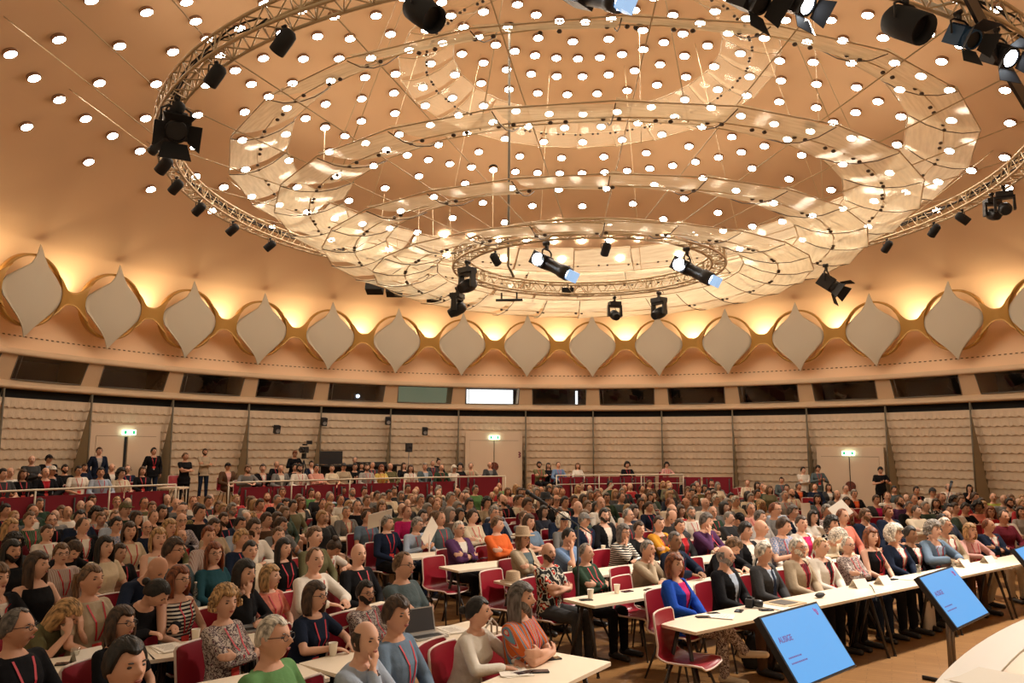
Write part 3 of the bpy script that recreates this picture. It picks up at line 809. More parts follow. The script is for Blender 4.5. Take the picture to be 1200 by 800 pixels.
# ================================================================ PEOPLE KIT
# every person is one closed body mesh (legs, trunk, arms, fingers, neck, head with face); hair and clothes are its children
SKIN = mat('skin', objcol=True, rough=.55, spec=.3)
HAIRM = mat('hair', objcol=True, rough=.5, spec=.4)
def _strands():
    nt = HAIRM.node_tree; b = nt.nodes['Principled BSDF']; oi = [n for n in nt.nodes if n.type == 'OBJECT_INFO'][0]
    tc = nt.nodes.new('ShaderNodeTexCoord'); mp = nt.nodes.new('ShaderNodeMapping'); mp.inputs['Scale'].default_value = (90, 25, 9)
    n = nt.nodes.new('ShaderNodeTexNoise'); n.inputs['Scale'].default_value = 1.0; n.inputs['Detail'].default_value = 3
    nt.links.new(tc.outputs['Object'], mp.inputs[0]); nt.links.new(mp.outputs[0], n.inputs[0])
    mr = nt.nodes.new('ShaderNodeMapRange'); mr.inputs[1].default_value = .35; mr.inputs[2].default_value = .65; mr.inputs[3].default_value = .35; mr.inputs[4].default_value = 1.9
    mx = nt.nodes.new('ShaderNodeMix'); mx.data_type = 'RGBA'; mx.blend_type = 'MULTIPLY'; mx.inputs[0].default_value = 1
    nt.links.new(n.outputs[0], mr.inputs[0]); nt.links.new(oi.outputs['Color'], mx.inputs[6]); nt.links.new(mr.outputs[0], mx.inputs[7]); nt.links.new(mx.outputs[2], b.inputs['Base Color'])
    bp = nt.nodes.new('ShaderNodeBump'); bp.inputs['Strength'].default_value = .9; bp.inputs['Distance'].default_value = .006
    nt.links.new(n.outputs[0], bp.inputs['Height']); nt.links.new(bp.outputs[0], b.inputs['Normal'])
_strands()
CLOTH = mat('cloth', objcol=True, rough=.85, spec=.1, bump=(11, .6))
LANY = mat('lanyard_red', (.50, .015, .03), .6)
BADGE = mat('badge_card', (.75, .06, .05), .5)
BADGEW = mat('badge_white', (.85, .78, .7), .5)
EYEM = mat('eye_dark', (.03, .02, .015), .3)
LIPM = mat('lip', (.30, .07, .05), .5)
SOLE = mat('shoe', objcol=True, rough=.45)
def pattern_mat(name, kind, c1, c2, scale):
    m = bpy.data.materials.new(name); m.use_nodes = True; nt = m.node_tree; b = nt.nodes['Principled BSDF']; b.inputs['Roughness'].default_value = .85
    b.inputs['Specular IOR Level'].default_value = .1
    tc = nt.nodes.new('ShaderNodeTexCoord'); cr = nt.nodes.new('ShaderNodeValToRGB')
    if kind == 'stripe':
        w = nt.nodes.new('ShaderNodeTexWave'); w.bands_direction = 'Z'; w.inputs['Scale'].default_value = scale; src = w.outputs[1]
    elif kind == 'vstripe':
        w = nt.nodes.new('ShaderNodeTexWave'); w.bands_direction = 'X'; w.inputs['Scale'].default_value = scale; src = w.outputs[1]
    elif kind == 'check':
        w = nt.nodes.new('ShaderNodeTexChecker'); w.inputs['Scale'].default_value = scale; src = w.outputs[1]
    else:
        w = nt.nodes.new('ShaderNodeTexNoise'); w.inputs['Scale'].default_value = scale; w.inputs['Detail'].default_value = 1; src = w.outputs[0]
    nt.links.new(tc.outputs['Object'], w.inputs['Vector'])
    cr.color_ramp.interpolation = 'CONSTANT'
    cols = [c1]+list(c2)
    els = cr.color_ramp.elements
    pos = {'noise': [0, .45, .55, .62, .7], 'stripe': [0, .5], 'vstripe': [0, .55, .7, .85], 'check': [0, .5]}[kind]
    els[0].position = 0; els[0].color = (*cols[0], 1); els[1].position = pos[1]; els[1].color = (*cols[1], 1)
    for p_, c_ in zip(pos[2:], cols[2:]):
        e = els.new(p_); e.color = (*c_, 1)
    nt.links.new(src, cr.inputs[0]); nt.links.new(cr.outputs[0], b.inputs['Base Color']); MATS[name] = m; return m
PAT = {
 'bwstripe': pattern_mat('black_white_stripes', 'stripe', (.02, .02, .03), [(.72, .66, .58)], 10),
 'wstripe': pattern_mat('fine_stripes', 'vstripe', (.55, .47, .42), [(.38, .24, .22)], 16),
 'floral': pattern_mat('floral_print', 'noise', (.02, .02, .02), [(.55, .5, .42), (.02, .02, .02), (.5, .03, .02), (.7, .6, .45)], 14),
 'speckle': pattern_mat('speckled_print', 'noise', (.55, .47, .42), [(.10, .07, .08), (.55, .47, .42), (.12, .05, .07), (.6, .5, .45)], 34),
 'multistripe': pattern_mat('multicolour_stripes', 'vstripe', (.55, .12, .03), [(.5, .42, .33), (.5, .04, .04), (.12, .25, .32)], 9),
 'check': pattern_mat('small_check', 'check', (.40, .36, .36), [(.20, .17, .2)], 36),
 'greenstripe': pattern_mat('green_stripes', 'vstripe', (.02, .03, .02), [(.14, .2, .12)], 14),
 'bluecheck': pattern_mat('blue_check', 'check', (.16, .22, .36), [(.4, .36, .4)], 34),
 'camo': pattern_mat('olive_print', 'noise', (.10, .08, .035), [(.18, .14, .06), (.05, .045, .02), (.2, .17, .09)], 9),
 'leaf': pattern_mat('black_white_print', 'noise', (.012, .012, .014), [(.5, .46, .42), (.012, .012, .014)], 12),
}

def lerp(a, b, t): return a+(b-a)*t
class Limb(MB):
    """tapered capsules; overlapping solids are fused afterwards into one surface"""
    def cone(s, a, b, ra, rb, n=10, flat=None):
        a, b = Vector(a), Vector(b); t = (b-a)
        if t.length < 1e-5: return s
        t.normalize(); up = Vector((0, 0, 1)) if abs(t.z) < .9 else Vector((0, 1, 0)); x = up.cross(t).normalized(); y = t.cross(x)
        prof = [(0, -ra), (ra*.7, -ra*.7), (ra, 0)] + [(rb, None), (rb*.7, rb*.7), (0, rb)]
        L = (b-a).length; V = []; F = []
        P = [(0.0005, -ra), (ra*.5, -ra*.87), (ra*.87, -ra*.5), (ra, 0), (rb, L), (rb*.87, L+rb*.5), (rb*.5, L+rb*.87), (.0005, L+rb)]
        for r, h in P:
            for k in range(n):
                q = 2*PI*k/n; V.append(a+t*h+(x*math.cos(q)+y*math.sin(q))*r)
        m_ = len(P)
        for j in range(m_-1):
            for k in range(n): F.append((j*n+k, j*n+(k+1) % n, (j+1)*n+(k+1) % n, (j+1)*n+k))
        F.append(tuple(range(n))[::-1]); F.append(tuple((m_-1)*n+k for k in range(n)))
        return s.add(V, F, 0, True)
    def chain(s, pts, rs):
        for i in range(len(pts)-1): s.cone(pts[i], pts[i+1], rs[i], rs[i+1])
        return s
    def loft(s, rings, n=18):
        """rings: centre, half-width x, half-depth y, tilt matrix; superellipse sections"""
        V = []; F = []
        for c, wx, wy, M in rings:
            for k in range(n):
                a = 2*PI*k/n; ca, sa = math.cos(a), math.sin(a)
                p = Vector((wx*math.copysign(abs(ca)**.82, ca), wy*math.copysign(abs(sa)**.9, sa), 0))
                V.append(Vector(c)+M @ p)
        for j in range(len(rings)-1):
            for k in range(n): F.append((j*n+k, j*n+(k+1) % n, (j+1)*n+(k+1) % n, (j+1)*n+k))
        F.append(tuple(range(n))[::-1]); F.append(tuple((len(rings)-1)*n+k for k in range(n)))
        return s.add(V, F, 0, True)
def fuse(mb, name, voxel, mats, smooth=2):
    me = bpy.data.meshes.new(name+'_raw'); me.from_pydata(mb.v, [], mb.f); me.update()
    bm = bmesh.new(); bm.from_mesh(me); bmesh.ops.recalc_face_normals(bm, faces=bm.faces); bm.to_mesh(me); bm.free()
    o = bpy.data.objects.new('tmp', me); COL.objects.link(o)
    r = o.modifiers.new('r', 'REMESH'); r.mode = 'VOXEL'; r.voxel_size = voxel; r.adaptivity = 0
    if smooth:
        s_ = o.modifiers.new('s', 'SMOOTH'); s_.iterations = smooth; s_.factor = .5
    dg = bpy.context.evaluated_depsgraph_get(); out = bpy.data.meshes.new_from_object(o.evaluated_get(dg)); out.name = name
    bpy.data.objects.remove(o); bpy.data.meshes.remove(me)
    out.materials.clear()
    for q in mats: out.materials.append(q)
    out.polygons.foreach_set('use_smooth', [True]*len(out.polygons)); out.polygons.foreach_set('material_index', [0]*len(out.polygons))
    out.update(); return out

def head_mesh(female=False, n=40, m=30):
    """closed head surface; origin at its middle, face looks along +Y, chin to crown .235"""
    mb = MB(); V = []; F = []
    def gauss(x, s_): return math.exp(-(x/s_)**2)
    for j in range(m+1):
        ph = PI*j/m; z0 = math.cos(ph); sr = math.sin(ph)
        for i in range(n):
            a = 2*PI*i/n; x0 = math.cos(a)*sr; y0 = math.sin(a)*sr
            z = z0*.120
            w = .078; d = .098
            # skull wide above, jaw narrow below
            lo = max(0, -z0)
            wx = w*(1-.30*lo**1.3-(.04*lo if female else 0)); 
            x = x0*wx; y = y0*d
            if y0 < 0: y *= 1.02-.42*lo**1.2          # nape tucks in
            else: y = y*(1-.10*lo) + .004*lo
            if y0 > 0:
                f = y0**3
                y += .0300*gauss(x, .014)*gauss(z+.012, .017)*f                  # nose tip
                y += .014*gauss(x, .010)*gauss(z-.008, .020)*f                   # bridge
                y -= .0165*(gauss(abs(x)-.031, .016)*gauss(z-.016, .012))*f      # eye sockets
                y += .0080*gauss(z-.036, .011)*gauss(x, .045)*f                  # brow
                y += .0050*gauss(x, .022)*gauss(z+.052, .012)*f                  # mouth mound
                y -= .0050*gauss(x, .03)*gauss(z+.071, .008)*f
                y += .0085*gauss(x, .020)*gauss(z+.093, .014)*f                  # chin
                y += .0040*gauss(abs(x)-.045, .016)*gauss(z+.012, .018)*f        # cheekbones
            V.append((x, y, z))
    for j in range(m):
        for i in range(n): F.append((j*n+i, (j+1)*n+i, (j+1)*n+(i+1) % n, j*n+(i+1) % n))
    mb.add(V, F, 0, True)
    for s_ in (-1, 1):                                 # ears
        mb.ell((s_*.078, -.004, .0), (.010, .019, .031), 10, 8, Matrix.Rotation(rad(s_*12), 3, 'Z'))
    return mb
HEADV = {False: head_mesh(False), True: head_mesh(True)}
def face_bits():
    """eyes, brows and lips joined onto the body mesh with their own colours"""
    mb = MB()
    for s_ in (-1, 1):
        mb.ell((s_*.031, .0795, .0145), (.0150, .008, .0065), 10, 6, None, 1)
        mb.ell((s_*.031, .0905, .0335), (.019, .004, .0042), 8, 4, Matrix.Rotation(rad(-s_*8), 3, 'Y'), 1)
    mb.ell((0, .0965, -.047), (.023, .006, .0040), 10, 4, None, 2)
    mb.ell((0, .0955, -.054), (.017, .005, .004), 10, 4, None, 2)
    return mb
FACE = face_bits()

def hand(lb, W_, d, palm_n, curl=.5, s=1.0, side=1):
    """W_ wrist point, d direction of the fingers, palm_n normal out of the palm"""
    d = Vector(d).normalized(); n = Vector(palm_n); n = (n-d*n.dot(d)).normalized(); x = d.cross(n)*side
    W_ = Vector(W_)
    lb.loft([(W_, .026*s, .020*s, Matrix((x, n, d)).transposed()), (W_+d*.045*s, .038*s, .015*s, Matrix((x, n, d)).transposed()),
             (W_+d*.092*s, .042*s, .013*s, Matrix((x, n, d)).transposed())], 12)
    for k, (off, L) in enumerate(((-.030, .072), (-.010, .082), (.010, .077), (.029, .060))):
        p = W_+d*.088*s+x*off*s; dd = d.copy(); r = .0092*s
        seg = (L*.45*s, L*.32*s, L*.26*s)
        for q, sl in enumerate(seg):
            ang = curl*(.55 if q == 0 else .9)
            ax = x; dd = (Matrix.Rotation(ang*(1 if side > 0 else -1), 3, ax) @ dd) if True else dd
            # rotate towards the palm
            if dd.dot(n) < 0: dd = (Matrix.Rotation(-2*ang*(1 if side > 0 else -1), 3, ax) @ dd)
            p2 = p+dd*sl; lb.cone(p, p2, r, r*.88, 7); p = p2; r *= .9
    p = W_+d*.025*s-x*.026*s; dd = (d*.72-x*.62+n*.30).normalized(); lb.cone(p, p+dd*.045*s, .0125*s, .0105*s, 8)
    p2 = p+dd*.045*s; dd = (d*.86-x*.28+n*.42).normalized(); lb.cone(p2, p2+dd*.03*s, .0105*s, .0085*s, 8)

def ik(a, b, l1, l2, pole):
    """elbow or knee position"""
    a, b, pole = Vector(a), Vector(b), Vector(pole); d = b-a; L = min(d.length, (l1+l2)*.999); u = d.normalized()
    x = (l1*l1-l2*l2+L*L)/(2*L); h = math.sqrt(max(l1*l1-x*x, 0)); p = pole-u*pole.dot(u)
    if p.length < 1e-5: p = Vector((0, 0, -1))
    return a+u*x+p.normalized()*h, a+u*L

# arm targets: wrist position relative to the hips frame, elbow pole, finger direction, palm normal, curl
def make_pose(name, female=False):
    """returns a dict with every joint of a pose; local frame: +Y forward, origin on the floor under the hips"""
    P = {'female': female}
    st = name.startswith('stand')
    P['stand'] = st
    hip_z = .92 if st else .545
    lean = {'lap': -2, 'cross': -4, 'chin': 16, 'table': 14, 'write': 32, 'hold': 10, 'face': 30, 'crossleg': -6, 'standcross': 0, 'standdown': 0, 'standhold': 3, 'back': -12, 'headback': -6}[name]
    sh_w = .152 if female else .176
    L = rad(lean); P['lean'] = L
    up = Vector((0, math.sin(L), math.cos(L))); fw = Vector((0, math.cos(L), -math.sin(L)))
    hip = Vector((0, 0, hip_z)); P['hip'] = hip; P['up'] = up; P['fw'] = fw
    P['waist'] = hip+up*.18
    P['chest'] = hip+up*.36
    P['neck'] = hip+up*.49
    neck_lean = {'write': 30, 'face': 35, 'chin': -4, 'table': -8}.get(name, 0)
    hl = L*.35+rad(neck_lean); P['head_tilt'] = {'write': rad(42), 'face': rad(48), 'chin': rad(2), 'hold': rad(8), 'headback': rad(-14), 'standhold': rad(24)}.get(name, rad(-2))
    hu = Vector((0, math.sin(hl), math.cos(hl)))
    P['skull'] = P['neck']+hu*.152+Vector((0, .022, 0))
    sh = [hip+up*.437+Vector((s_*sh_w, -.005, 0)) for s_ in (-1, 1)]; P['sh'] = sh
    ua, fa = (.27, .235) if female else (.29, .255)
    T = []
    H = lambda x, y, z: hip+Vector((x, y, z))
    if name in ('lap', 'headback'): T = [(H(-.09, .25, .10), (-1, -.4, -.3), (.55, .8, -.15), (0, 0, -1), .5), (H(.09, .25, .11), (1, -.4, -.3), (-.55, .8, -.15), (0, 0, -1), .5)]
    elif name == 'crossleg': T = [(H(-.06, .27, .14), (-1, -.4, -.3), (.8, .6, -.1), (0, 0, -1), .6), (H(.10, .24, .16), (1, -.4, -.3), (-.8, .6, -.1), (0, 0, -1), .6)]
    elif name in ('cross', 'back'): 
        a = hip+up*.27+fw*.205; b = hip+up*.23+fw*.225
        T = [(a+Vector((.09, 0, 0)), (-1, .1, -.5), (1, -.25, .1), (0, -1, 0), .35), (b+Vector((-.10, 0, 0)), (1, .1, -.5), (-1, -.25, .1), (0, -1, 0), .35)]
    elif name == 'standcross':
        a = hip+up*.27+fw*.19; b = hip+up*.23+fw*.21
        T = [(a+Vector((.09, 0, 0)), (-1, .1, -.6), (1, -.25, .1), (0, -1, 0), .35), (b+Vector((-.10, 0, 0)), (1, .1, -.6), (-1, -.25, .1), (0, -1, 0), .35)]
    elif name == 'chin': 
        hd = P['skull']; T = [(H(-.02, .36, .24), (-1, .2, -.8), (.9, .4, 0), (0, 0, -1), .4), (hd+Vector((.035, .075, -.16)), (.6, .5, -1), (-.25, .15, 1), (0, -1, .2), .75)]
    elif name == 'table': T = [(H(-.10, .43, .26), (-1, -.1, -.5), (.6, .9, -.15), (0, 0, -1), .35), (H(.11, .42, .26), (1, -.1, -.5), (-.6, .9, -.15), (0, 0, -1), .35)]
    elif name == 'write': T = [(H(-.13, .46, .25), (-1, -.1, -.3), (.6, .8, -.1), (0, 0, -1), .3), (H(.12, .45, .25), (1, -.1, -.3), (-.3, .9, -.1), (0, 0, -1), .8)]
    elif name == 'hold': T = [(H(-.11, .36, .27), (-1, -.3, -.8), (.4, .8, .4), (.4, -.2, .8), .6), (H(.11, .36, .27), (1, -.3, -.8), (-.4, .8, .4), (-.4, -.2, .8), .6)]
    elif name == 'face':
        hd = P['skull']; T = [(hd+Vector((-.06, .10, -.15)), (-.5, .6, -1), (.05, 0, 1), (.2, -1, 0), .3), (hd+Vector((.06, .10, -.15)), (.5, .6, -1), (-.05, 0, 1), (-.2, -1, 0), .3)]
    elif name == 'standdown': T = [(H(-.235, .05, -.06), (-.6, -1, 0), (0, .12, -1), (1, 0, 0), .5), (H(.235, .05, -.06), (.6, -1, 0), (0, .12, -1), (-1, 0, 0), .5)]
    elif name == 'standhold': T = [(H(-.10, .30, .24), (-1, -.3, -.9), (.4, .8, .4), (.4, -.2, .8), .6), (H(.10, .30, .24), (1, -.3, -.9), (-.4, .8, .4), (-.4, -.2, .8), .6)]
    arms = []
    for i, (w, pole, fd, pn, curl) in enumerate(T):
        el, wr = ik(sh[i], w, ua, fa, pole); arms.append((sh[i], el, wr, fd, pn, curl))
    P['arms'] = arms
    legs = []
    for i, s_ in enumerate((-1, 1)):
        hj = hip+Vector((s_*.088, 0, -.02))
        if st: kn = Vector((s_*.10, .02, .49)); an = Vector((s_*.115, -.01, .085)); toe = Vector((s_*.15, .16, .035))
        elif name == 'crossleg' and s_ > 0: kn = Vector((-.02, .46, .66)); an = Vector((-.20, .66, .34)); toe = Vector((-.24, .84, .33))
        elif name == 'back': kn = Vector((s_*.14, .44, .50)); an = Vector((s_*.10, .80, .09)); toe = Vector((s_*.14, .95, .14))
        elif name == 'face' or name == 'table': kn = Vector((s_*.11, .44, .515)); an = Vector((s_*.12, .30, .085)); toe = Vector((s_*.15, .48, .035))
        else: kn = Vector((s_*.115, .45, .515)); an = Vector((s_*.12, .46, .085)); toe = Vector((s_*.15, .65, .035))
        legs.append((hj, kn, an, toe))
    P['legs'] = legs
    return P
def torso_rings(P, k=0.0, hipk=0.0, top=1.0, bottom=-.10):
    f = P['female']; up, fw, hip = P['up'], P['fw'], P['hip']; M = Matrix((Vector((1, 0, 0)), fw, up)).transposed()
    R = [(-.09, .155+.012*f, .115), (0, .172+.006*f, .125), (.10, .150-.02*f, .115-.008*f), (.18, .142-.022*f, .108-.008*f), (.27, .158-.02*f, .118+.004*f),
         (.34, .168-.018*f, .122+.014*f), (.41, .160-.014*f, .106), (.455, .135-.014*f, .086), (.485, .092, .070), (.515, .066, .060)]
    out = []
    for h, wx, wy in R:
        if h > top or h < bottom: continue
        c = hip+up*h + (fw*.012 if .25 < h < .4 else Vector())
        out.append((c, wx+k, wy+k, M))
    return out
def head_matrix(P):
    return Matrix.Translation(P['skull']) @ Matrix.Rotation(-P['head_tilt'], 4, 'X') @ Matrix.Rotation(P.get('head_yaw', 0), 4, 'Z')
def body_mesh(P, name):
    lb = Limb(); f = P['female']
    lb.loft(torso_rings(P))
    if f:
        for s_ in (-1, 1): lb.ell(P['chest']+Vector((s_*.07, 0, -.035))+P['fw']*.085, (.058, .05, .055), 12, 8)
    s = .92 if f else 1
    for (a, e, w, fd, pn, cu), sd in zip(P['arms'], (1, -1)):
        lb.cone(P['neck']-P['up']*.035, a, .046, .048*s); lb.chain([a, a.lerp(e, .5), e, e.lerp(w, .35), w], [.050*s, .045*s, .036*s, .037*s, .024*s])
        hand(lb, w, fd, pn, cu, .95*s, sd)
    for (h, k, a, t) in P['legs']:
        lb.chain([h, h.lerp(k, .5), k, k.lerp(a, .35), a], [.085, .075, .055, .052, .036]); lb.cone(a+Vector((0, -.02, -.035)), t, .035, .028)
    HM = head_matrix(P)
    lb.cone(P['neck']-P['up']*.04, HM @ Vector((0, -.022, -.055)), .056 if not f else .048, .052 if not f else .046)
    hv = HEADV[f]; lb.add([HM @ Vector(v) for v in hv.v], hv.f, 0, True)
    me = fuse(lb, name, .0095, [SKIN, EYEM, LIPM], 1)
    # eyes, brows, lips in their own colours
    bm = bmesh.new(); bm.from_mesh(me)
    vs = [bm.verts.new(HM @ Vector(v)) for v in FACE.v]
    for q, m_ in zip(FACE.f, FACE.mi):
        try: fc = bm.faces.new([vs[i] for i in q]); fc.material_index = m_; fc.smooth = True
        except ValueError: pass
    bm.to_mesh(me); bm.free(); return me
def top_mesh(P, name, sleeve, k=.014, jacket=False):
    """sleeve: 0 none, 1 short, 2 long; a jacket opens down the front"""
    lb = Limb(); f = P['female']; s = .92 if f else 1
    rings = torso_rings(P, k, top=.49 if sleeve else .46)
    if sleeve: rings = [(c, wx, wy, M) for c, wx, wy, M in rings]
    hem = rings[0]; rings = [(hem[0]-P['up']*(.03 if not P['stand'] else .06), hem[1]+.012, hem[2]+.015, hem[3])]+rings
    lb.loft(rings)
    if f:
        for s_ in (-1, 1): lb.ell(P['chest']+Vector((s_*.068, 0, -.035))+P['fw']*.085, (.058+k, .05+k, .055+k), 12, 8)
    if sleeve:
        for (a, e, w, fd, pn, cu) in P['arms']:
            lb.cone(P['neck']-P['up']*.05, a, .048+k*.5, (.049+k)*s)
            if sleeve == 1: c = a.lerp(e, .62); lb.chain([a, c], [(.049+k)*s, (.045+k)*s])
            else: lb.chain([a, a.lerp(e, .5), e, w.lerp(e, .08)], [(.049+k)*s, (.045+k)*s, (.040+k)*s, (.028+k)*s])
    else:
        for (a, e, w, fd, pn, cu) in P['arms']: lb.cone(P['chest']+P['up']*.09+Vector((a.x*.5, 0, 0)), a.lerp(P['neck'], .45), .04, .035)
    me = fuse(lb, name, .0115, [CLOTH], 2)
    bm = bmesh.new(); bm.from_mesh(me); kill = []
    for q in bm.faces:
        c = q.calc_center_median()-P['hip']; x = c.x; y = c.dot(P['fw']); h = c.dot(P['up'])
        if jacket:
            w_ = .012+.085*max(0, (h-.12)/.38) if h > .10 else .012+.05*(.10-h)
            if y > .03 and abs(x) < w_ and h > -.12 and q.normal.dot(P['fw']) > -.3: kill.append(q)
            elif h > .505: kill.append(q)
        elif h > (.50 if sleeve else .455) and abs(x) < .075: kill.append(q)     # neckline
    bmesh.ops.delete(bm, geom=kill, context='FACES'); bm.to_mesh(me); bm.free()
    return me
def trousers_mesh(P, name, short=False):
    lb = Limb(); lb.loft(torso_rings(P, .010, top=.11))
    for (h, k, a, t) in P['legs']:
        e = a if not short else k.lerp(a, .35)
        lb.chain([h, h.lerp(k, .5), k, k.lerp(e, .5), e], [.097, .086, .068, .062, .053])
    return fuse(lb, name, .013, [CLOTH], 2)
def shoes_mesh(P, name):
    lb = Limb()
    for (h, k, a, t) in P['legs']:
        d = (t-a); d = Vector((d.x, d.y, d.z)); heel = a+Vector((0, -.03, -.03))
        if abs(t.z-.035) < .01: heel.z = .045
        lb.cone(heel, t+(t-heel).normalized()*.03, .042, .036); lb.cone(a+Vector((0, 0, -.0)), heel.lerp(t, .35), .040, .038)
    me = fuse(lb, name, .011, [SOLE], 1)
    for v in me.vertices:
        if v.co.z < .004: v.co.z = .004
    return me
def lanyard_mesh(P, bvh, name):
    up, fw, hip = P['up'], P['fw'], P['hip']; mb = MB()
    def on(x, h):
        o = hip+up*h+Vector((x, 0, 0)); r = bvh.ray_cast(o+fw*.5, -fw, .6)
        return (r[0]+fw*.006) if r[0] else o+fw*.14
    for s_ in (-1, 1):
        pts = [on(s_*x, h) for x, h in ((.070, .47), (.062, .42), (.045, .34), (.028, .26), (.010, .19))]
        n = len(pts); V = []
        for i, p in enumerate(pts):
            w_ = .008; V += [p+Vector((-w_, 0, 0)), p+Vector((w_, 0, 0))]
        mb.add(V, [(2*i, 2*i+1, 2*i+3, 2*i+2) if s_ > 0 else (2*i, 2*i+2, 2*i+3, 2*i+1) for i in range(n-1)])
    c = on(0, .135)+fw*.004; M = Matrix((Vector((1, 0, 0)), fw, up)).transposed()
    mb.box(c, (.085, .004, .075), M, 1); mb.box(c-up*.052, (.085, .004, .030), M, 2)
    return mb.mesh(name, [LANY, BADGE, BADGEW])
def tie_mesh(P, bvh, name):
    up, fw, hip = P['up'], P['fw'], P['hip']; mb = MB(); V = []
    rows = ((.47, .018), (.44, .02), (.34, .028), (.24, .035), (.14, .04), (.10, .002))
    for h, w_ in rows:
        o = hip+up*h; r = bvh.ray_cast(o+fw*.5, -fw, .6); c = (r[0]+fw*.008) if r[0] else o+fw*.12
        V += [c+Vector((-w_, 0, 0)), c+Vector((w_, 0, 0))]
    mb.add(V, [(2*i, 2*i+1, 2*i+3, 2*i+2) for i in range(len(rows)-1)]); return mb.mesh(name, CLOTH)
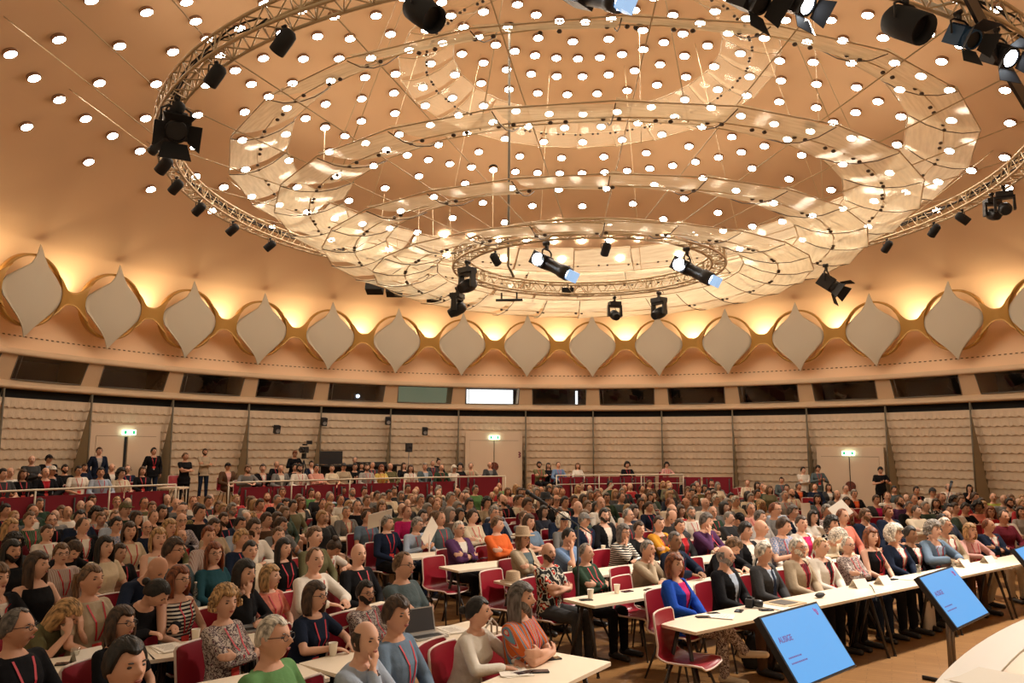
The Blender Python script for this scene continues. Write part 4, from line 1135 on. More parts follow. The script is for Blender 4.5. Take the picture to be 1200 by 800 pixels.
# ---- hair, hats, glasses in head space
def hair_mesh(style, name):
    def shell(fn, n=36, m=22, ph1=PI*.98):
        V = []; F = []; keep = []
        for j in range(m+1):
            ph = ph1*j/m
            for i in range(n):
                a = 2*PI*i/n; V.append(fn(a, ph))
        for j in range(m):
            for i in range(n): F.append((j*n+i, (j+1)*n+i, (j+1)*n+(i+1) % n, j*n+(i+1) % n))
        return V, F
    rg = random.Random(style)
    mb = MB()
    def cap(th, front, side, back, wave=0, th_top=None, part=0):
        """skull cap thick th; lower limit of the hair (z) at front, side and back"""
        V = []; F = []; n, m = 40, 20
        for j in range(m+1):
            for i in range(n):
                a = 2*PI*i/n; sy = math.sin(a)                     # +1 front
                lim = (lerp(side, front, min(1, max(0, (sy-.12)/.45))) + .012*math.exp(-((abs(math.cos(a))-.62)/.16)**2) - .006*math.exp(-(math.cos(a)/.3)**2)) if sy > 0 else lerp(side, back, max(0, -sy)**.8)
                zl = max(-1, min(1, lim/.120)); ph_l = math.acos(zl); ph = ph_l*j/m
                u = j/m
                t_ = (th_top if th_top else th)*(1-u)+th*u
                if j == m: t_ = -.006
                t_ += wave*math.sin(7*a+5*ph)*.5+wave*math.sin(13*a-9*ph)*.5+(th_top or th)*.35*max(0, math.sin(a))*math.sin(ph)*(1 if front > .05 else 0)+part*math.sin(a*1.0+.6)*math.sin(2*ph)
                z0 = math.cos(ph); sr = math.sin(ph); lo = max(0, -z0)
                wx = .078*(1-.20*lo**1.3)+t_; d = .098+t_
                x = math.cos(a)*sr*wx; y = math.sin(a)*sr*d; 
                if sy < 0: y *= 1.02-.20*lo**1.2
                V.append((x, y, z0*.120+t_*z0))
        for j in range(m):
            for i in range(n): F.append((j*n+i, (j+1)*n+i, (j+1)*n+(i+1) % n, j*n+(i+1) % n))
        return mb.add(V, F, 0, True)
    if style == 'short': cap(.011, .068, -.018, -.060, .004, .022, .004)
    elif style == 'crop': cap(.006, .074, -.010, -.055, .002, .009)
    elif style == 'receding':
        cap(.010, .100, -.012, -.060, .003, .007)
    elif style == 'fringe':        # hair round a bald crown
        V = []; F = []; n, m = 40, 8
        for j in range(m+1):
            for i in range(n):
                a = -PI-rad(18)+(PI+rad(36))*i/(n-1); u = j/m; ph = lerp(rad(62), rad(118), u); z0 = math.cos(ph); sr = math.sin(ph)
                t_ = .010*math.sin(PI*min(1, u*1.1+.05)); V.append((math.cos(a)*sr*(.078+t_), math.sin(a)*sr*(.099+t_)*.97, z0*.12))
        for j in range(m):
            for i in range(n-1): F.append((j*n+i, (j+1)*n+i, (j+1)*n+i+1, j*n+i+1))
        mb.add(V, F, 0, True)
    elif style == 'parted': cap(.014, .060, -.020, -.062, .005, .030, .009)
    elif style == 'curly':
        cap(.030, .060, -.015, -.075, .006, .045)
        for q in range(130):
            a = rg.uniform(0, 2*PI); ph = rg.uniform(.1, 1.9)
            if math.sin(a) > .5 and ph > 1.0: continue
            mb.ell((math.cos(a)*math.sin(ph)*.112, math.sin(a)*math.sin(ph)*.130, math.cos(ph)*.150), (.020, .020, .020), 7, 5)
    elif style == 'frizzy':
        cap(.040, .055, -.07, -.10, .005, .05)
        for q in range(150):
            a = rg.uniform(0, 2*PI); ph = rg.uniform(.2, 2.3)
            if math.sin(a) > .35 and ph > .9: continue
            mb.ell((math.cos(a)*math.sin(ph)*.118, math.sin(a)*math.sin(ph)*.130, math.cos(ph)*.145), (.020, .020, .020), 7, 5)
    elif style in ('bob', 'long'):
        low = -.13 if style == 'bob' else -.27
        cap(.018, .060, -.03, -.08, .002, .022)
        V = []; F = []; n, m = 36, 12
        a0 = -PI-rad(22); a1 = rad(22)
        for s2 in (0, 1):
            for j in range(m+1):
                for i in range(n+1):
                    a = a0+(a1-a0)*i/n; u = j/m; z = lerp(.045, low, u); 
                    rr = lerp(.094, .092 if style == 'bob' else .084, u)+.014*math.sin(PI*u)+.003*math.sin(9*a+4*u)-(.016 if s2 else 0)
                    back = 1.12-.12*u
                    V.append((math.cos(a)*rr, math.sin(a)*rr*back*(1.05), z-.012*abs(math.cos(a))*u))
        K = n+1; B = K*(m+1)
        for j in range(m):
            for i in range(n): F += [(j*K+i, (j+1)*K+i, (j+1)*K+i+1, j*K+i+1), (B+j*K+i, B+j*K+i+1, B+(j+1)*K+i+1, B+(j+1)*K+i)]
        for i in range(n): F.append((m*K+i, B+m*K+i, B+m*K+i+1, m*K+i+1))
        for j in range(m):
            F.append((j*K, B+j*K, B+(j+1)*K, (j+1)*K)); F.append((j*K+n, (j+1)*K+n, B+(j+1)*K+n, B+j*K+n))
        mb.add(V, F, 0, True)
    elif style == 'bun':
        cap(.010, .064, -.0, -.060, .001, .012); mb.ell((0, -.125, .02), (.034, .034, .034), 12, 8)
    elif style == 'topbun':
        cap(.012, .064, .0, -.060, .002, .016); mb.ell((0, -.06, .135), (.045, .045, .038), 12, 8)
    elif style == 'pony':
        cap(.010, .064, -.0, -.060, .001, .012); mb.tube([(0, -.10, .04), (0, -.15, .03), (0, -.165, -.04), (0, -.15, -.13), (0, -.14, -.18)], .03, 8, 0, False, True, [.016, .03, .032, .024, .008])
    elif style == 'cap':
        cap(.010, .045, .0, -.055, .001)
    return mb.mesh(name, HAIRM)
def cap_hat_mesh():
    mb = MB(); V = []; F = []; n, m = 32, 8
    for j in range(m+1):
        ph = rad(72)*j/m
        for i in range(n):
            a = 2*PI*i/n; V.append((math.cos(a)*math.sin(ph)*.098, math.sin(a)*math.sin(ph)*.118, math.cos(ph)*.142))
    for j in range(m):
        for i in range(n): F.append((j*n+i, (j+1)*n+i, (j+1)*n+(i+1) % n, j*n+(i+1) % n))
    mb.add(V, F, 0, True)
    poly = [(math.cos(rad(15+150*k/12))*.085, .07+math.sin(rad(15+150*k/12))*.12) for k in range(13)]
    mb.prism(poly, .040, .048); return mb.mesh('cap', CLOTH)
def sun_hat_mesh(brim=.16, tall=.11):
    mb = MB(); mb.lathe([(.001, .06+tall), (.05, .065+tall), (.082, .055+tall), (.098, .065), (.104, .058), (brim, .048), (brim+.002, .044), (.10, .050), (.098, .045)], 32)
    for i, v in enumerate(mb.v): mb.v[i] = (v[0], v[1]*1.12, v[2])
    mb2 = MB(); return mb.mesh('hat', mat('straw', objcol=True, rough=.8, bump=(80, .4)))
def glasses_mesh():
    mb = MB()
    for s_ in (-1, 1):
        mb.tube([(s_*.031+.023*math.cos(2*PI*k/14), .104-.06*abs(.023*math.cos(2*PI*k/14)), .013+.0165*math.sin(2*PI*k/14)) for k in range(14)], .0022, 4, closed=True)
        mb.tube([(s_*.054, .100, .02), (s_*.080, .06, .02), (s_*.083, .0, .014)], .0022, 4)
    mb.tube([(-.009, .106, .018), (.009, .106, .018)], .0022, 4); return mb.mesh('glasses', BLACK)
def beard_mesh():
    """trimmed beard along jaw and chin, and a moustache, thin over the skin"""
    mb = MB(); V = []; F = []; n, m = 28, 7; K = n+1
    for j in range(m+1):
        for i in range(n+1):
            a = rad(-2)+rad(184)*i/n; u = j/m; c = abs(math.cos(a)); top = -.062 if c < .25 else lerp(-.062, -.005, min(1, (c-.25)/.6)); z = lerp(top, -.119, u) if c < .9 else lerp(top, -.085, u)
            z0 = max(-.985, z/.120); sr = math.sqrt(1-z0*z0); lo = max(0, -z0); t_ = -.003+.010*math.sin(PI*min(1, .12+u))
            x = math.cos(a)*sr*(.078*(1-.30*lo**1.3)+t_); y = math.sin(a)*sr*.098*(1-.10*lo)+.004*lo+t_*.6
            g = lambda q, s2: math.exp(-(q/s2)**2)
            y += .0050*g(x, .022)*g(z+.052, .012)+.0085*g(x, .020)*g(z+.093, .014)
            V.append((x, y, z))
    for j in range(m):
        for i in range(n): F.append((j*K+i, (j+1)*K+i, (j+1)*K+i+1, j*K+i+1))
    mb.add(V, F, 0, True)
    for s_ in (-1, 1): mb.ell((s_*.013, .0985, -.036), (.017, .005, .0055), 10, 6, Matrix.Rotation(rad(s_*14), 3, 'Y'))
    return mb.mesh('beard', HAIRM)
HAIRS = {s_: hair_mesh(s_, 'hair_'+s_) for s_ in ('short', 'crop', 'receding', 'fringe', 'parted', 'curly', 'frizzy', 'bob', 'long', 'bun', 'topbun', 'pony', 'cap')}
CAPM, HATM, GLM, BDM = cap_hat_mesh(), sun_hat_mesh(), glasses_mesh(), beard_mesh()
_cache = {}
def pose_kit(pose, female, yaw):
    key = (pose, female, yaw)
    if key in _cache: return _cache[key]
    P = make_pose(pose, female); P['head_yaw'] = rad(yaw); nm = 'person_%s' % pose
    K = {'P': P, 'body': body_mesh(P, nm), 'HM': head_matrix(P)}
    _cache[key] = K; return K
_tcache = {}
def pose_top(pose, female, sleeve, jacket):
    key = (pose, female, sleeve, jacket)
    if key in _tcache: return _tcache[key]
    P = make_pose(pose, female); me = top_mesh(P, 'top', sleeve, .024 if jacket else .013, jacket)
    bm = bmesh.new(); bm.from_mesh(me); bvh = BVHTree.FromBMesh(bm); bm.free()
    R = {'mesh': me, 'lan': lanyard_mesh(P, bvh, 'lanyard'), 'tie': tie_mesh(P, bvh, 'tie')}; _tcache[key] = R; return R
_lcache = {}
def pose_legs(pose, female):
    key = (pose, female)
    if key not in _lcache: P = make_pose(pose, female); _lcache[key] = (trousers_mesh(P, 'trousers'), shoes_mesh(P, 'shoes'))
    return _lcache[key]
COLS = {'black': (.010, .010, .012), 'navy': (.013, .020, .042), 'white': (.72, .66, .58), 'cream': (.66, .55, .40), 'grey': (.17, .165, .16), 'dgrey': (.05, .05, .053),
        'lgrey': (.38, .35, .33), 'blue': (.15, .23, .38), 'lblue': (.36, .42, .52), 'royal': (.015, .07, .42), 'sblue': (.14, .20, .28), 'red': (.38, .015, .02), 'wine': (.11, .012, .02),
        'coral': (.68, .22, .16), 'orange': (.72, .15, .04), 'pink': (.62, .34, .31), 'magenta': (.50, .02, .13), 'green': (.12, .26, .10), 'dgreen': (.03, .055, .035), 'olive': (.13, .12, .06),
        'teal': (.02, .07, .09), 'beige': (.42, .33, .23), 'tan': (.36, .24, .14), 'brown': (.085, .045, .025), 'yellow': (.62, .45, .12), 'mustard': (.62, .28, .03), 'lime': (.40, .45, .10),
        'purple': (.09, .035, .10), 'salmon': (.62, .30, .24), 'slate': (.09, .12, .13), 'peach': (.66, .42, .26)}
HCOL = {'k': (.012, .009, .007), 'n': (.045, .024, .013), 'l': (.13, .07, .035), 'y': (.36, .21, .09), 'g': (.20, .175, .15), 'w': (.46, .41, .34), 'r': (.16, .045, .015), 'e': (.10, .085, .075)}
CNAME = {'dgrey': 'dark grey', 'lgrey': 'light grey', 'lblue': 'pale blue', 'royal': 'royal blue', 'sblue': 'steel blue', 'dgreen': 'dark green', 'bwstripe': 'black-and-white striped', 'wstripe': 'finely striped',
         'floral': 'dark floral', 'speckle': 'speckled', 'multistripe': 'multicoloured striped', 'check': 'small-checked', 'greenstripe': 'dark green striped', 'bluecheck': 'blue checked', 'camo': 'olive patterned', 'leaf': 'black-and-white printed', 'wine': 'wine-red'}
POSE = {'l': 'lap', 'x': 'cross', 'c': 'chin', 't': 'table', 'w': 'write', 'o': 'hold', 'f': 'face', 'k': 'crossleg', 'b': 'back', 'h': 'headback', 'X': 'standcross', 'D': 'standdown', 'O': 'standhold'}
PTEXT = {'lap': 'hands in lap', 'cross': 'arms folded', 'chin': 'hand at the chin', 'table': 'forearms on the table', 'write': 'bent forward', 'hold': 'both hands raised in front', 'face': 'face in both hands',
         'crossleg': 'legs crossed', 'back': 'leaning back with arms folded', 'headback': 'looking up', 'standcross': 'standing with folded arms', 'standdown': 'standing, arms down', 'standhold': 'standing and reading'}
STY = {'sh': 'short', 'cr': 'crop', 're': 'receding', 'fr': 'fringe', 'pa': 'parted', 'cu': 'curly', 'fz': 'frizzy', 'bo': 'bob', 'lo': 'long', 'bu': 'bun', 'tb': 'topbun', 'po': 'pony', 'ba': None}
FOCAL = Vector((11.5, -16.0))
PEOPLE = []
def recolor(o, col, pm=None):
    o.color = (*col, 1)
    if pm is not None:
        o.material_slots[0].link = 'OBJECT'; o.material_slots[0].material = pm
def part(name, me, root, col=None, pm=None, M=None):
    o = bpy.data.objects.new(name, me); COL.objects.link(o); o.parent = root
    if M is not None: o.matrix_basis = M
    if col is not None: recolor(o, col, pm)
    return o
def person(x, y, spec, zf=0.0, far=False, label=None, face=0, yawadd=0, scale=None, pos=None, hips=None, rg=RNG):
    """x, y: middle of the head in the photograph; the head's height above the floor fixes the distance"""
    tk = spec.split(); female = tk[0] == 'f'; st, hc = tk[1].split('-') if '-' in tk[1] else (tk[1], 'n')
    kind, col = tk[2].split(':'); pose = POSE[tk[3]]; ex = tk[4:] if len(tk) > 4 else []
    fl = ex[0] if ex and ':' not in ex[0] else ''
    yaw = face if face else (rg.choice((-18, 0, 0, 18)))
    K = pose_kit(pose, female, yaw); P = K['P']
    s = scale or (rg.uniform(.95, 1.0) if female else rg.uniform(.98, 1.04))
    sk = P['skull']
    # hips under the head: the body faces the stage
    H = at(x, y, zf+sk.z*s) if pos is None else Vector(pos)
    for _ in range(2):
        d = Vector((FOCAL.x-H.x, FOCAL.y-H.y)); phi = math.atan2(-d.x, d.y)+rad(yawadd)
    off = Matrix.Rotation(phi, 3, 'Z') @ Vector((sk.x*s, sk.y*s, 0))
    base = Vector((H.x-off.x, H.y-off.y, zf)) if pos is None else Vector((H.x, H.y, zf))
    if hips is not None: base = Vector((hips[0], hips[1], zf))
    body = bpy.data.objects.new('person', K['body']); COL.objects.link(body)
    body.location = base; body.rotation_euler = (0, 0, phi); body.scale = (s, s, s)
    tone = rg.uniform(0, 1); skin = (lerp(.72, .58, tone), lerp(.42, .30, tone), lerp(.30, .19, tone))
    if 'd' in fl: skin = (.13, .06, .03)
    if 'm' in fl: skin = (.28, .14, .075)
    body.color = (*skin, 1)
    HM = K['HM']
    if STY.get(st):
        hstyle = STY[st]
        if 'K' in fl or 'H' in fl: hstyle = {'short': 'cap', 'parted': 'cap', 'crop': 'cap', 'receding': 'cap'}.get(hstyle, hstyle)
        part('hair', HAIRS[hstyle], body, HCOL[hc], None, HM)
    sl = {'T': 1, 'L': 2, 'J': 2, 'V': 0}[kind]
    c1, c2 = (col.split('/')+[None])[:2]
    if kind == 'J':
        inner = pose_top(pose, female, 0, False); c2 = c2 or 'white'
        part('shirt', inner['mesh'], body, COLS.get(c2, (.4, .4, .4)), PAT.get(c2))
        tp = pose_top(pose, female, 2, True); part('jacket', tp['mesh'], body, COLS.get(c1, (.3, .3, .3)), PAT.get(c1))
        acc = inner
    else:
        tp = pose_top(pose, female, sl, False); part('shirt', tp['mesh'], body, COLS.get(c1, (.4, .4, .4)), PAT.get(c1)); acc = tp
    trc = rg.choice(('black', 'navy', 'dgrey', 'navy', 'black', 'brown'))
    for e in ex:
        if e.startswith('p:'): trc = e[2:]
    tr, shs = pose_legs(pose, female)
    if not far:
        part('trousers', tr, body, COLS.get(trc, (.1, .1, .1)), PAT.get(trc)); part('shoes', shs, body, COLS.get(([e[2:] for e in ex if e.startswith('s:')]+['shoe'])[0], (.02, .017, .015)))
    else: part('trousers', tr, body, COLS.get(trc, (.1, .1, .1)))
    if 't' in fl: part('tie', acc['tie'], body, COLS['navy'])
    if ('n' in fl or (rg.random() < .35 and 'N' not in fl and 't' not in fl)): part('lanyard', acc['lan'], body)
    if 'g' in fl: part('glasses', GLM, body, None, None, HM)
    if 'b' in fl: part('beard', BDM, body, HCOL[hc], None, HM)
    for e in ex:
        if e.startswith('hat:'): part('hat', HATM, body, COLS[e[4:]], None, HM)
        if e.startswith('cap:'): part('cap', CAPM, body, COLS[e[4:]], None, HM)
    cn = CNAME.get(c1, c1); gar = {'T': 'short-sleeved top', 'L': 'long-sleeved shirt', 'J': 'jacket', 'V': 'sleeveless top'}[kind]
    desc = '%s %s' % (cn, gar)
    hat = [e for e in ex if e[:4] in ('hat:', 'cap:')]
    if hat: desc += ' and %s %s' % (CNAME.get(hat[0][4:], hat[0][4:]), 'hat' if hat[0][:3] == 'hat' else 'cap')
    elif 'g' in fl: desc += ' and glasses'
    body['category'] = 'person'
    PEOPLE.append({'o': body, 'x': x, 'y': y, 'desc': desc, 'pose': PTEXT[pose], 'label': label, 'base': base, 'phi': phi, 'zf': zf, 'st': P['stand'], 'far': far, 's': s, 'row': hips is not None})
    return body
# ================================================================ FURNITURE
def arcpt(a, r=PR, z=0): a = rad(a); return Vector((PC.x+r*math.cos(a), PC.y+r*math.sin(a), z))
def arc_at_x(x, r=PR, z=1.5):
    best = min((abs(px(arcpt(a*.1, r, z))[0]-x), a*.1) for a in range(970, 1770)); return best[1]
RAILM = mat('rail_cream', (.70, .62, .50), .4)
def rail_run(x0, x1, label, mid=False):
    a0, a1 = arc_at_x(x0), arc_at_x(x1)
    n = max(1, round(abs(a1-a0)*PI/180*PR/1.75)); A = [a0+(a1-a0)*i/n for i in range(n+1)]
    root = empty('railing', arcpt(A[0], PR-.04, PLZ)); tag(root, label, 'railing')
    inv = Matrix.Translation(-root.location)
    mb = MB(); N_ = n*4; mb.tube([inv @ arcpt(a0+(a1-a0)*i/N_, PR-.04, 1.5) for i in range(N_+1)], .022, 8); build('handrail', mb, RAILM, root)
    if mid:
        mb = MB(); mb.tube([inv @ arcpt(a0+(a1-a0)*i/N_, PR-.04, 1.2) for i in range(N_+1)], .016, 6); build('middle_rail', mb, RAILM, root)
    for a in A:
        mb = MB(); mb.tube([inv @ arcpt(a, PR-.04, PLZ), inv @ arcpt(a, PR-.04, 1.5)], .018, 8); mb.tube([inv @ arcpt(a, PR-.04, PLZ+.012), inv @ arcpt(a, PR-.04, PLZ)], .05, 10); build('post', mb, RAILM, root)
    return A
rail_run(-60, 205, 'cream tube railing on the platform edge left of the steps')
rail_run(268, 592, 'long cream tube railing on the platform edge before the middle door')
rail_run(652, 800, 'cream railing with a middle bar on the platform, right of the middle door', True)
def front_panel(xa, xb, z0, z1, label, dr=.10):
    a0, a1 = arc_at_x(xa), arc_at_x(xb); mb = MB(); n = 4; V = []
    for i in range(n+1):
        a = a0+(a1-a0)*i/n
        for (r, z) in ((PR+dr, z0), (PR+dr, z1), (PR+dr+.025, z1), (PR+dr+.025, z0)): V.append(arcpt(a, r, z))
    F = [(i*4+j, i*4+(j+1) % 4, (i+1)*4+(j+1) % 4, (i+1)*4+j) for i in range(n) for j in range(4)]+[(0, 3, 2, 1), (n*4, n*4+1, n*4+2, n*4+3)]
    mb.add(V, F); cap_ = MB()
    for a in (a0+(a1-a0)*.12, a0+(a1-a0)*.88):
        cap_.tube([arcpt(a, PR+dr-.03, PLZ*.5), arcpt(a, PR+dr-.03, z1-.06)], .02, 6); cap_.tube([arcpt(a, PR+dr+.012, z0+.1), arcpt(a, PR-.02, z0+.1)], .015, 6)
    o = build('red_parapet_panel', mb, REDP); tag(o, label, 'parapet panel'); build('bracket', cap_, STEEL, o); return o
xs = [-60, 0, 50, 96, 150, 203]
for i, (a, b) in enumerate(zip(xs, xs[1:])):
    front_panel(a+1, b-1, .38, 1.36, ['red parapet panel at the left picture edge, below the railing', 'red parapet panel below the woman in black, far left', 'red parapet panel under the man with the white cap', 'red parapet panel under the man in the white shirt', 'red parapet panel ending beside the platform steps, left part'][i])
xs = [285, 322, 362, 398, 432, 468, 508, 538, 552, 591]
nm = ['first red parapet panel right of the platform steps', 'second red parapet panel right of the steps', 'third red parapet panel right of the steps, below the pink shirt', 'red parapet panel under the person in black with a phone', 'red parapet panel below the woman in yellow', 'red parapet panel below the woman in white with long hair',
      'red parapet panel left of the white cap', 'taller red parapet panel just left of the middle door', 'low red parapet panel with a cream top near the middle door']
for i, (a, b) in enumerate(zip(xs, xs[1:])): front_panel(a+1, b-1, .40, 1.36+(.18 if i == 7 else .12 if i == 8 else 0), nm[i])
xs = [657, 672, 687, 700, 716, 731, 744, 757, 770]
for i, (a, b) in enumerate(zip(xs, xs[1:])): front_panel(a+.6, b-.9, .62, 1.44, 'red parapet panel between the bars right of the middle door, %s' % ['first', 'second', 'third', 'fourth', 'fifth', 'sixth', 'seventh', 'last'][i], .12)
front_panel(774, 797, .42, 1.40, 'wide red parapet panel below the leaning person in pink')
front_panel(801, 822, .42, 1.40, 'red parapet panel behind the man in black, left of the dark hair knot')
front_panel(825, 859, .42, 1.40, 'last red parapet panel towards the right wall')
for (x0, x1, lb_) in ((214, 262, 'wooden steps up to the platform, left'), (602, 646, 'wooden steps up to the platform by the middle door')):
    a0, a1 = arc_at_x(x0, PR, .3), arc_at_x(x1, PR, .3); mb = MB()
    for q, (dr, z) in enumerate(((.28, .40), (.56, .20))):
        mb.add([arcpt(a0, PR, 0), arcpt(a1, PR, 0), arcpt(a1, PR+dr, 0), arcpt(a0, PR+dr, 0), arcpt(a0, PR, z), arcpt(a1, PR, z), arcpt(a1, PR+dr, z), arcpt(a0, PR+dr, z)], [(0, 1, 2, 3), (4, 7, 6, 5), (0, 4, 5, 1), (1, 5, 6, 2), (2, 6, 7, 3), (3, 7, 4, 0)])
    tag(build('platform_steps', mb, PARQUET), lb_, 'steps')

# ---- red shell chairs
def chair_shell():
    """one bent sheet: seat and back, faces +Y"""
    prof = [(.23, .425), (.21, .450), (.12, .452), (0, .445), (-.12, .445), (-.18, .46), (-.215, .50), (-.235, .58), (-.255, .70), (-.275, .84), (-.283, .86)]
    V = []; F = []; nu = 10; th = .014
    for s_ in (0, 1):
        for j, (y, z) in enumerate(prof):
            w = .235 if j < 6 else lerp(.235, .215, (j-5)/5)
            if j in (0, len(prof)-1): w *= .90
            for i in range(nu+1):
                u = -1+2*i/nu; c = u*u
                dy = (.03*c if z > .5 else 0); dz = (.018*c if z < .47 else 0)
                n = (0, -th) if z > .5 else (-th*0, 0)
                V.append((u*w, y+dy-(th if (s_ and z > .47) else 0), z+dz-(th if (s_ and z <= .47) else 0)))
    K = nu+1; B = K*len(prof); rim = []
    for j in range(len(prof)-1):
        for i in range(nu): F += [(j*K+i, j*K+i+1, (j+1)*K+i+1, (j+1)*K+i), (B+j*K+i, B+(j+1)*K+i, B+(j+1)*K+i+1, B+j*K+i+1)]
    mb = MB(); mb.add(V, F, 0, True)
    m = len(prof)
    loop = [i for i in range(K)]+[(j+1)*K-1 for j in range(1, m)]+[(m-1)*K+i for i in range(nu-1, -1, -1)]+[j*K for j in range(m-2, 0, -1)]
    E = MB()
    E.tube([Vector(V[q])*.5+Vector(V[B+q])*.5 for q in loop], .0105, 5, 0, True)
    return mb, E
SH, ED = chair_shell()
CH_SHELL, CH_EDGE = SH.mesh('shell', REDC), ED.mesh('edge', PIPE)
def leg_pts(sx, sy): return [(sx*.11, sy*.10+(.0 if sy > 0 else -.02), .435), (sx*.24, sy*.25, .004)]
CH_LEGS = {}
for sx in (-1, 1):
    for sy in (-1, 1):
        mb = MB(); p = leg_pts(sx, sy); mb.tube(p, .013, 8, rads=[.016, .010]); mb.lathe([(0, 0), (.013, 0), (.013, .01), (0, .01)], 8, None, 0, (p[1][0], p[1][1], 0)); CH_LEGS[(sx, sy)] = mb.mesh('leg', STEEL)
mb = MB(); mb.tube([(-.12, -.12, .43), (.12, -.12, .43)], .012, 6); mb.tube([(-.12, .10, .43), (.12, .10, .43)], .012, 6); mb.tube([(0, -.12, .43), (0, .10, .43)], .012, 6); CH_FRAME = mb.mesh('frame', STEEL)
far_mb = MB(); far_mb.add(SH.v, SH.f, 0, True); far_mb.add(ED.v, ED.f, 1, True)
for sx in (-1, 1):
    for sy in (-1, 1): far_mb.tube(leg_pts(sx, sy), .013, 4, 2)
CH_FAR = far_mb.mesh('stacking_chair', [REDC, PIPE, STEEL])
CHAIRS = []
def chair(x, y, phi, near, label, zf=0.0, group=None):
    if near:
        root = empty('stacking_chair', (x, y, zf), (0, 0, phi)); new_obj('seat_shell', CH_SHELL, root); new_obj('white_edging', CH_EDGE, root); new_obj('frame', CH_FRAME, root)
        for k in CH_LEGS.values(): new_obj('leg', k, root)
    else: root = new_obj('stacking_chair', CH_FAR, None, (x, y, zf), (0, 0, phi))
    tag(root, label, 'chair', group); CHAIRS.append(root); return root

# ---- long narrow conference tables on splayed double legs
TABLES = []
def table(a, b, label, near=True, depth=.50):
    """a, b: ends of the back edge (audience side) seen from above; the front edge lies depth towards the stage"""
    a, b = Vector((a[0], a[1])), Vector((b[0], b[1])); u = (b-a); L = u.length; u.normalize(); n = Vector((u.y, -u.x))
    c = (a+b)/2+n*depth/2; phi = math.atan2(u.y, u.x)
    root = empty('conference_table', (c.x, c.y, 0), (0, 0, phi)); tag(root, label, 'table')
    mb = MB(); w, d, z0, z1 = L/2-.004, depth/2, .712, .740
    mb.prism([(-w+.01, -d), (w-.01, -d), (w, -d+.01), (w, d-.01), (w-.01, d), (-w+.01, d), (-w, d-.01), (-w, -d+.01)], z0, z1); build('tabletop', mb, WHITE, root)
    for s_ in (-1, 1):
        for t_ in (-1, 1):
            mb = MB(); x0 = s_*(w-.10); mb.tube([(x0-s_*.02, t_*.05, .712), (x0+s_*.03, t_*(d-.02), .01)], .019, 8, rads=[.022, .015]); mb.lathe([(0, 0), (.02, 0), (.02, .012), (0, .012)], 8, None, 0, (x0+s_*.03, t_*(d-.02), 0)); build('leg', mb, STEEL, root)
    mb = MB(); mb.box((0, 0, .69), (L-.24, .04, .04)); build('crossbar', mb, STEEL, root)
    TABLES.append((root, a, b, u, n)); return root
U = Vector((.7305, .6829)); NV = Vector((U.y, -U.x)); A0 = Vector((.60, -10.02)); STEP = Vector((-.905, 1.10))
ordn = ['front', 'second', 'third', 'fourth', 'fifth', 'sixth', 'seventh', 'eighth']
tl = ['leftmost table', 'second table from the aisle', 'third table from the aisle', 'fourth table from the aisle', 'fifth table from the aisle']
for k in range(0, 7):
    o_ = A0+STEP*k
    for j in range(5 if k == 0 else 4 if k < 4 else 3):
        if k == 3 and j == 0: pass
        table(o_+U*(1.75*j), o_+U*(1.75*(j+1)), 'pale table, %s in the %s row of the right block' % (tl[j].replace('leftmost table', 'table at the aisle end'), ordn[k]))
def P2(x, y, z=.74): p = at(x, y, z); return Vector((p.x, p.y))
LROWS = [([P2(652, 764), P2(652, 764)+Vector((-.48, -.88))*1.7, P2(652, 764)+Vector((-.48, -.88))*3.4], 'front'),
         ([P2(549, 727), P2(349, 777), P2(215, 803)], 'second'),
         ([P2(447, 704), P2(300, 741), P2(167, 757), P2(30, 775)], 'third'),
         ([P2(399, 684), P2(285, 703), P2(150, 724), P2(20, 742)], 'fourth')]
for nm_ in ('fifth', 'sixth', 'seventh', 'eighth'):
    p3_, p2_ = LROWS[-1][0], LROWS[-2][0]; q_ = [p3_[0]+Vector((-.92, 1.02)), p3_[1]+Vector((-1.02, .98)), p3_[2]+Vector((-1.10, .92)), p3_[3]+Vector((-1.15, .85))] if len(p3_) > 3 else p3_
    LROWS.append((q_, nm_))
for pts, nm in LROWS:
    for j in range(len(pts)-1):
        a, b = pts[j], pts[j+1]; L = (b-a).length; m = max(1, round(L/1.75))
        for q in range(m):
            table(b.lerp(a, q/m) if False else b.lerp(a, 1-(q+1)/m), b.lerp(a, 1-q/m), 'pale table, %s from the aisle in the %s row of the left block' % (['number one', 'number two', 'number three', 'number four', 'number five', 'number six', 'number seven', 'number eight'][min(7, sum(1 for t in TABLES if t[0]['label'].find('in the %s row of the left' % nm) >= 0))], nm))
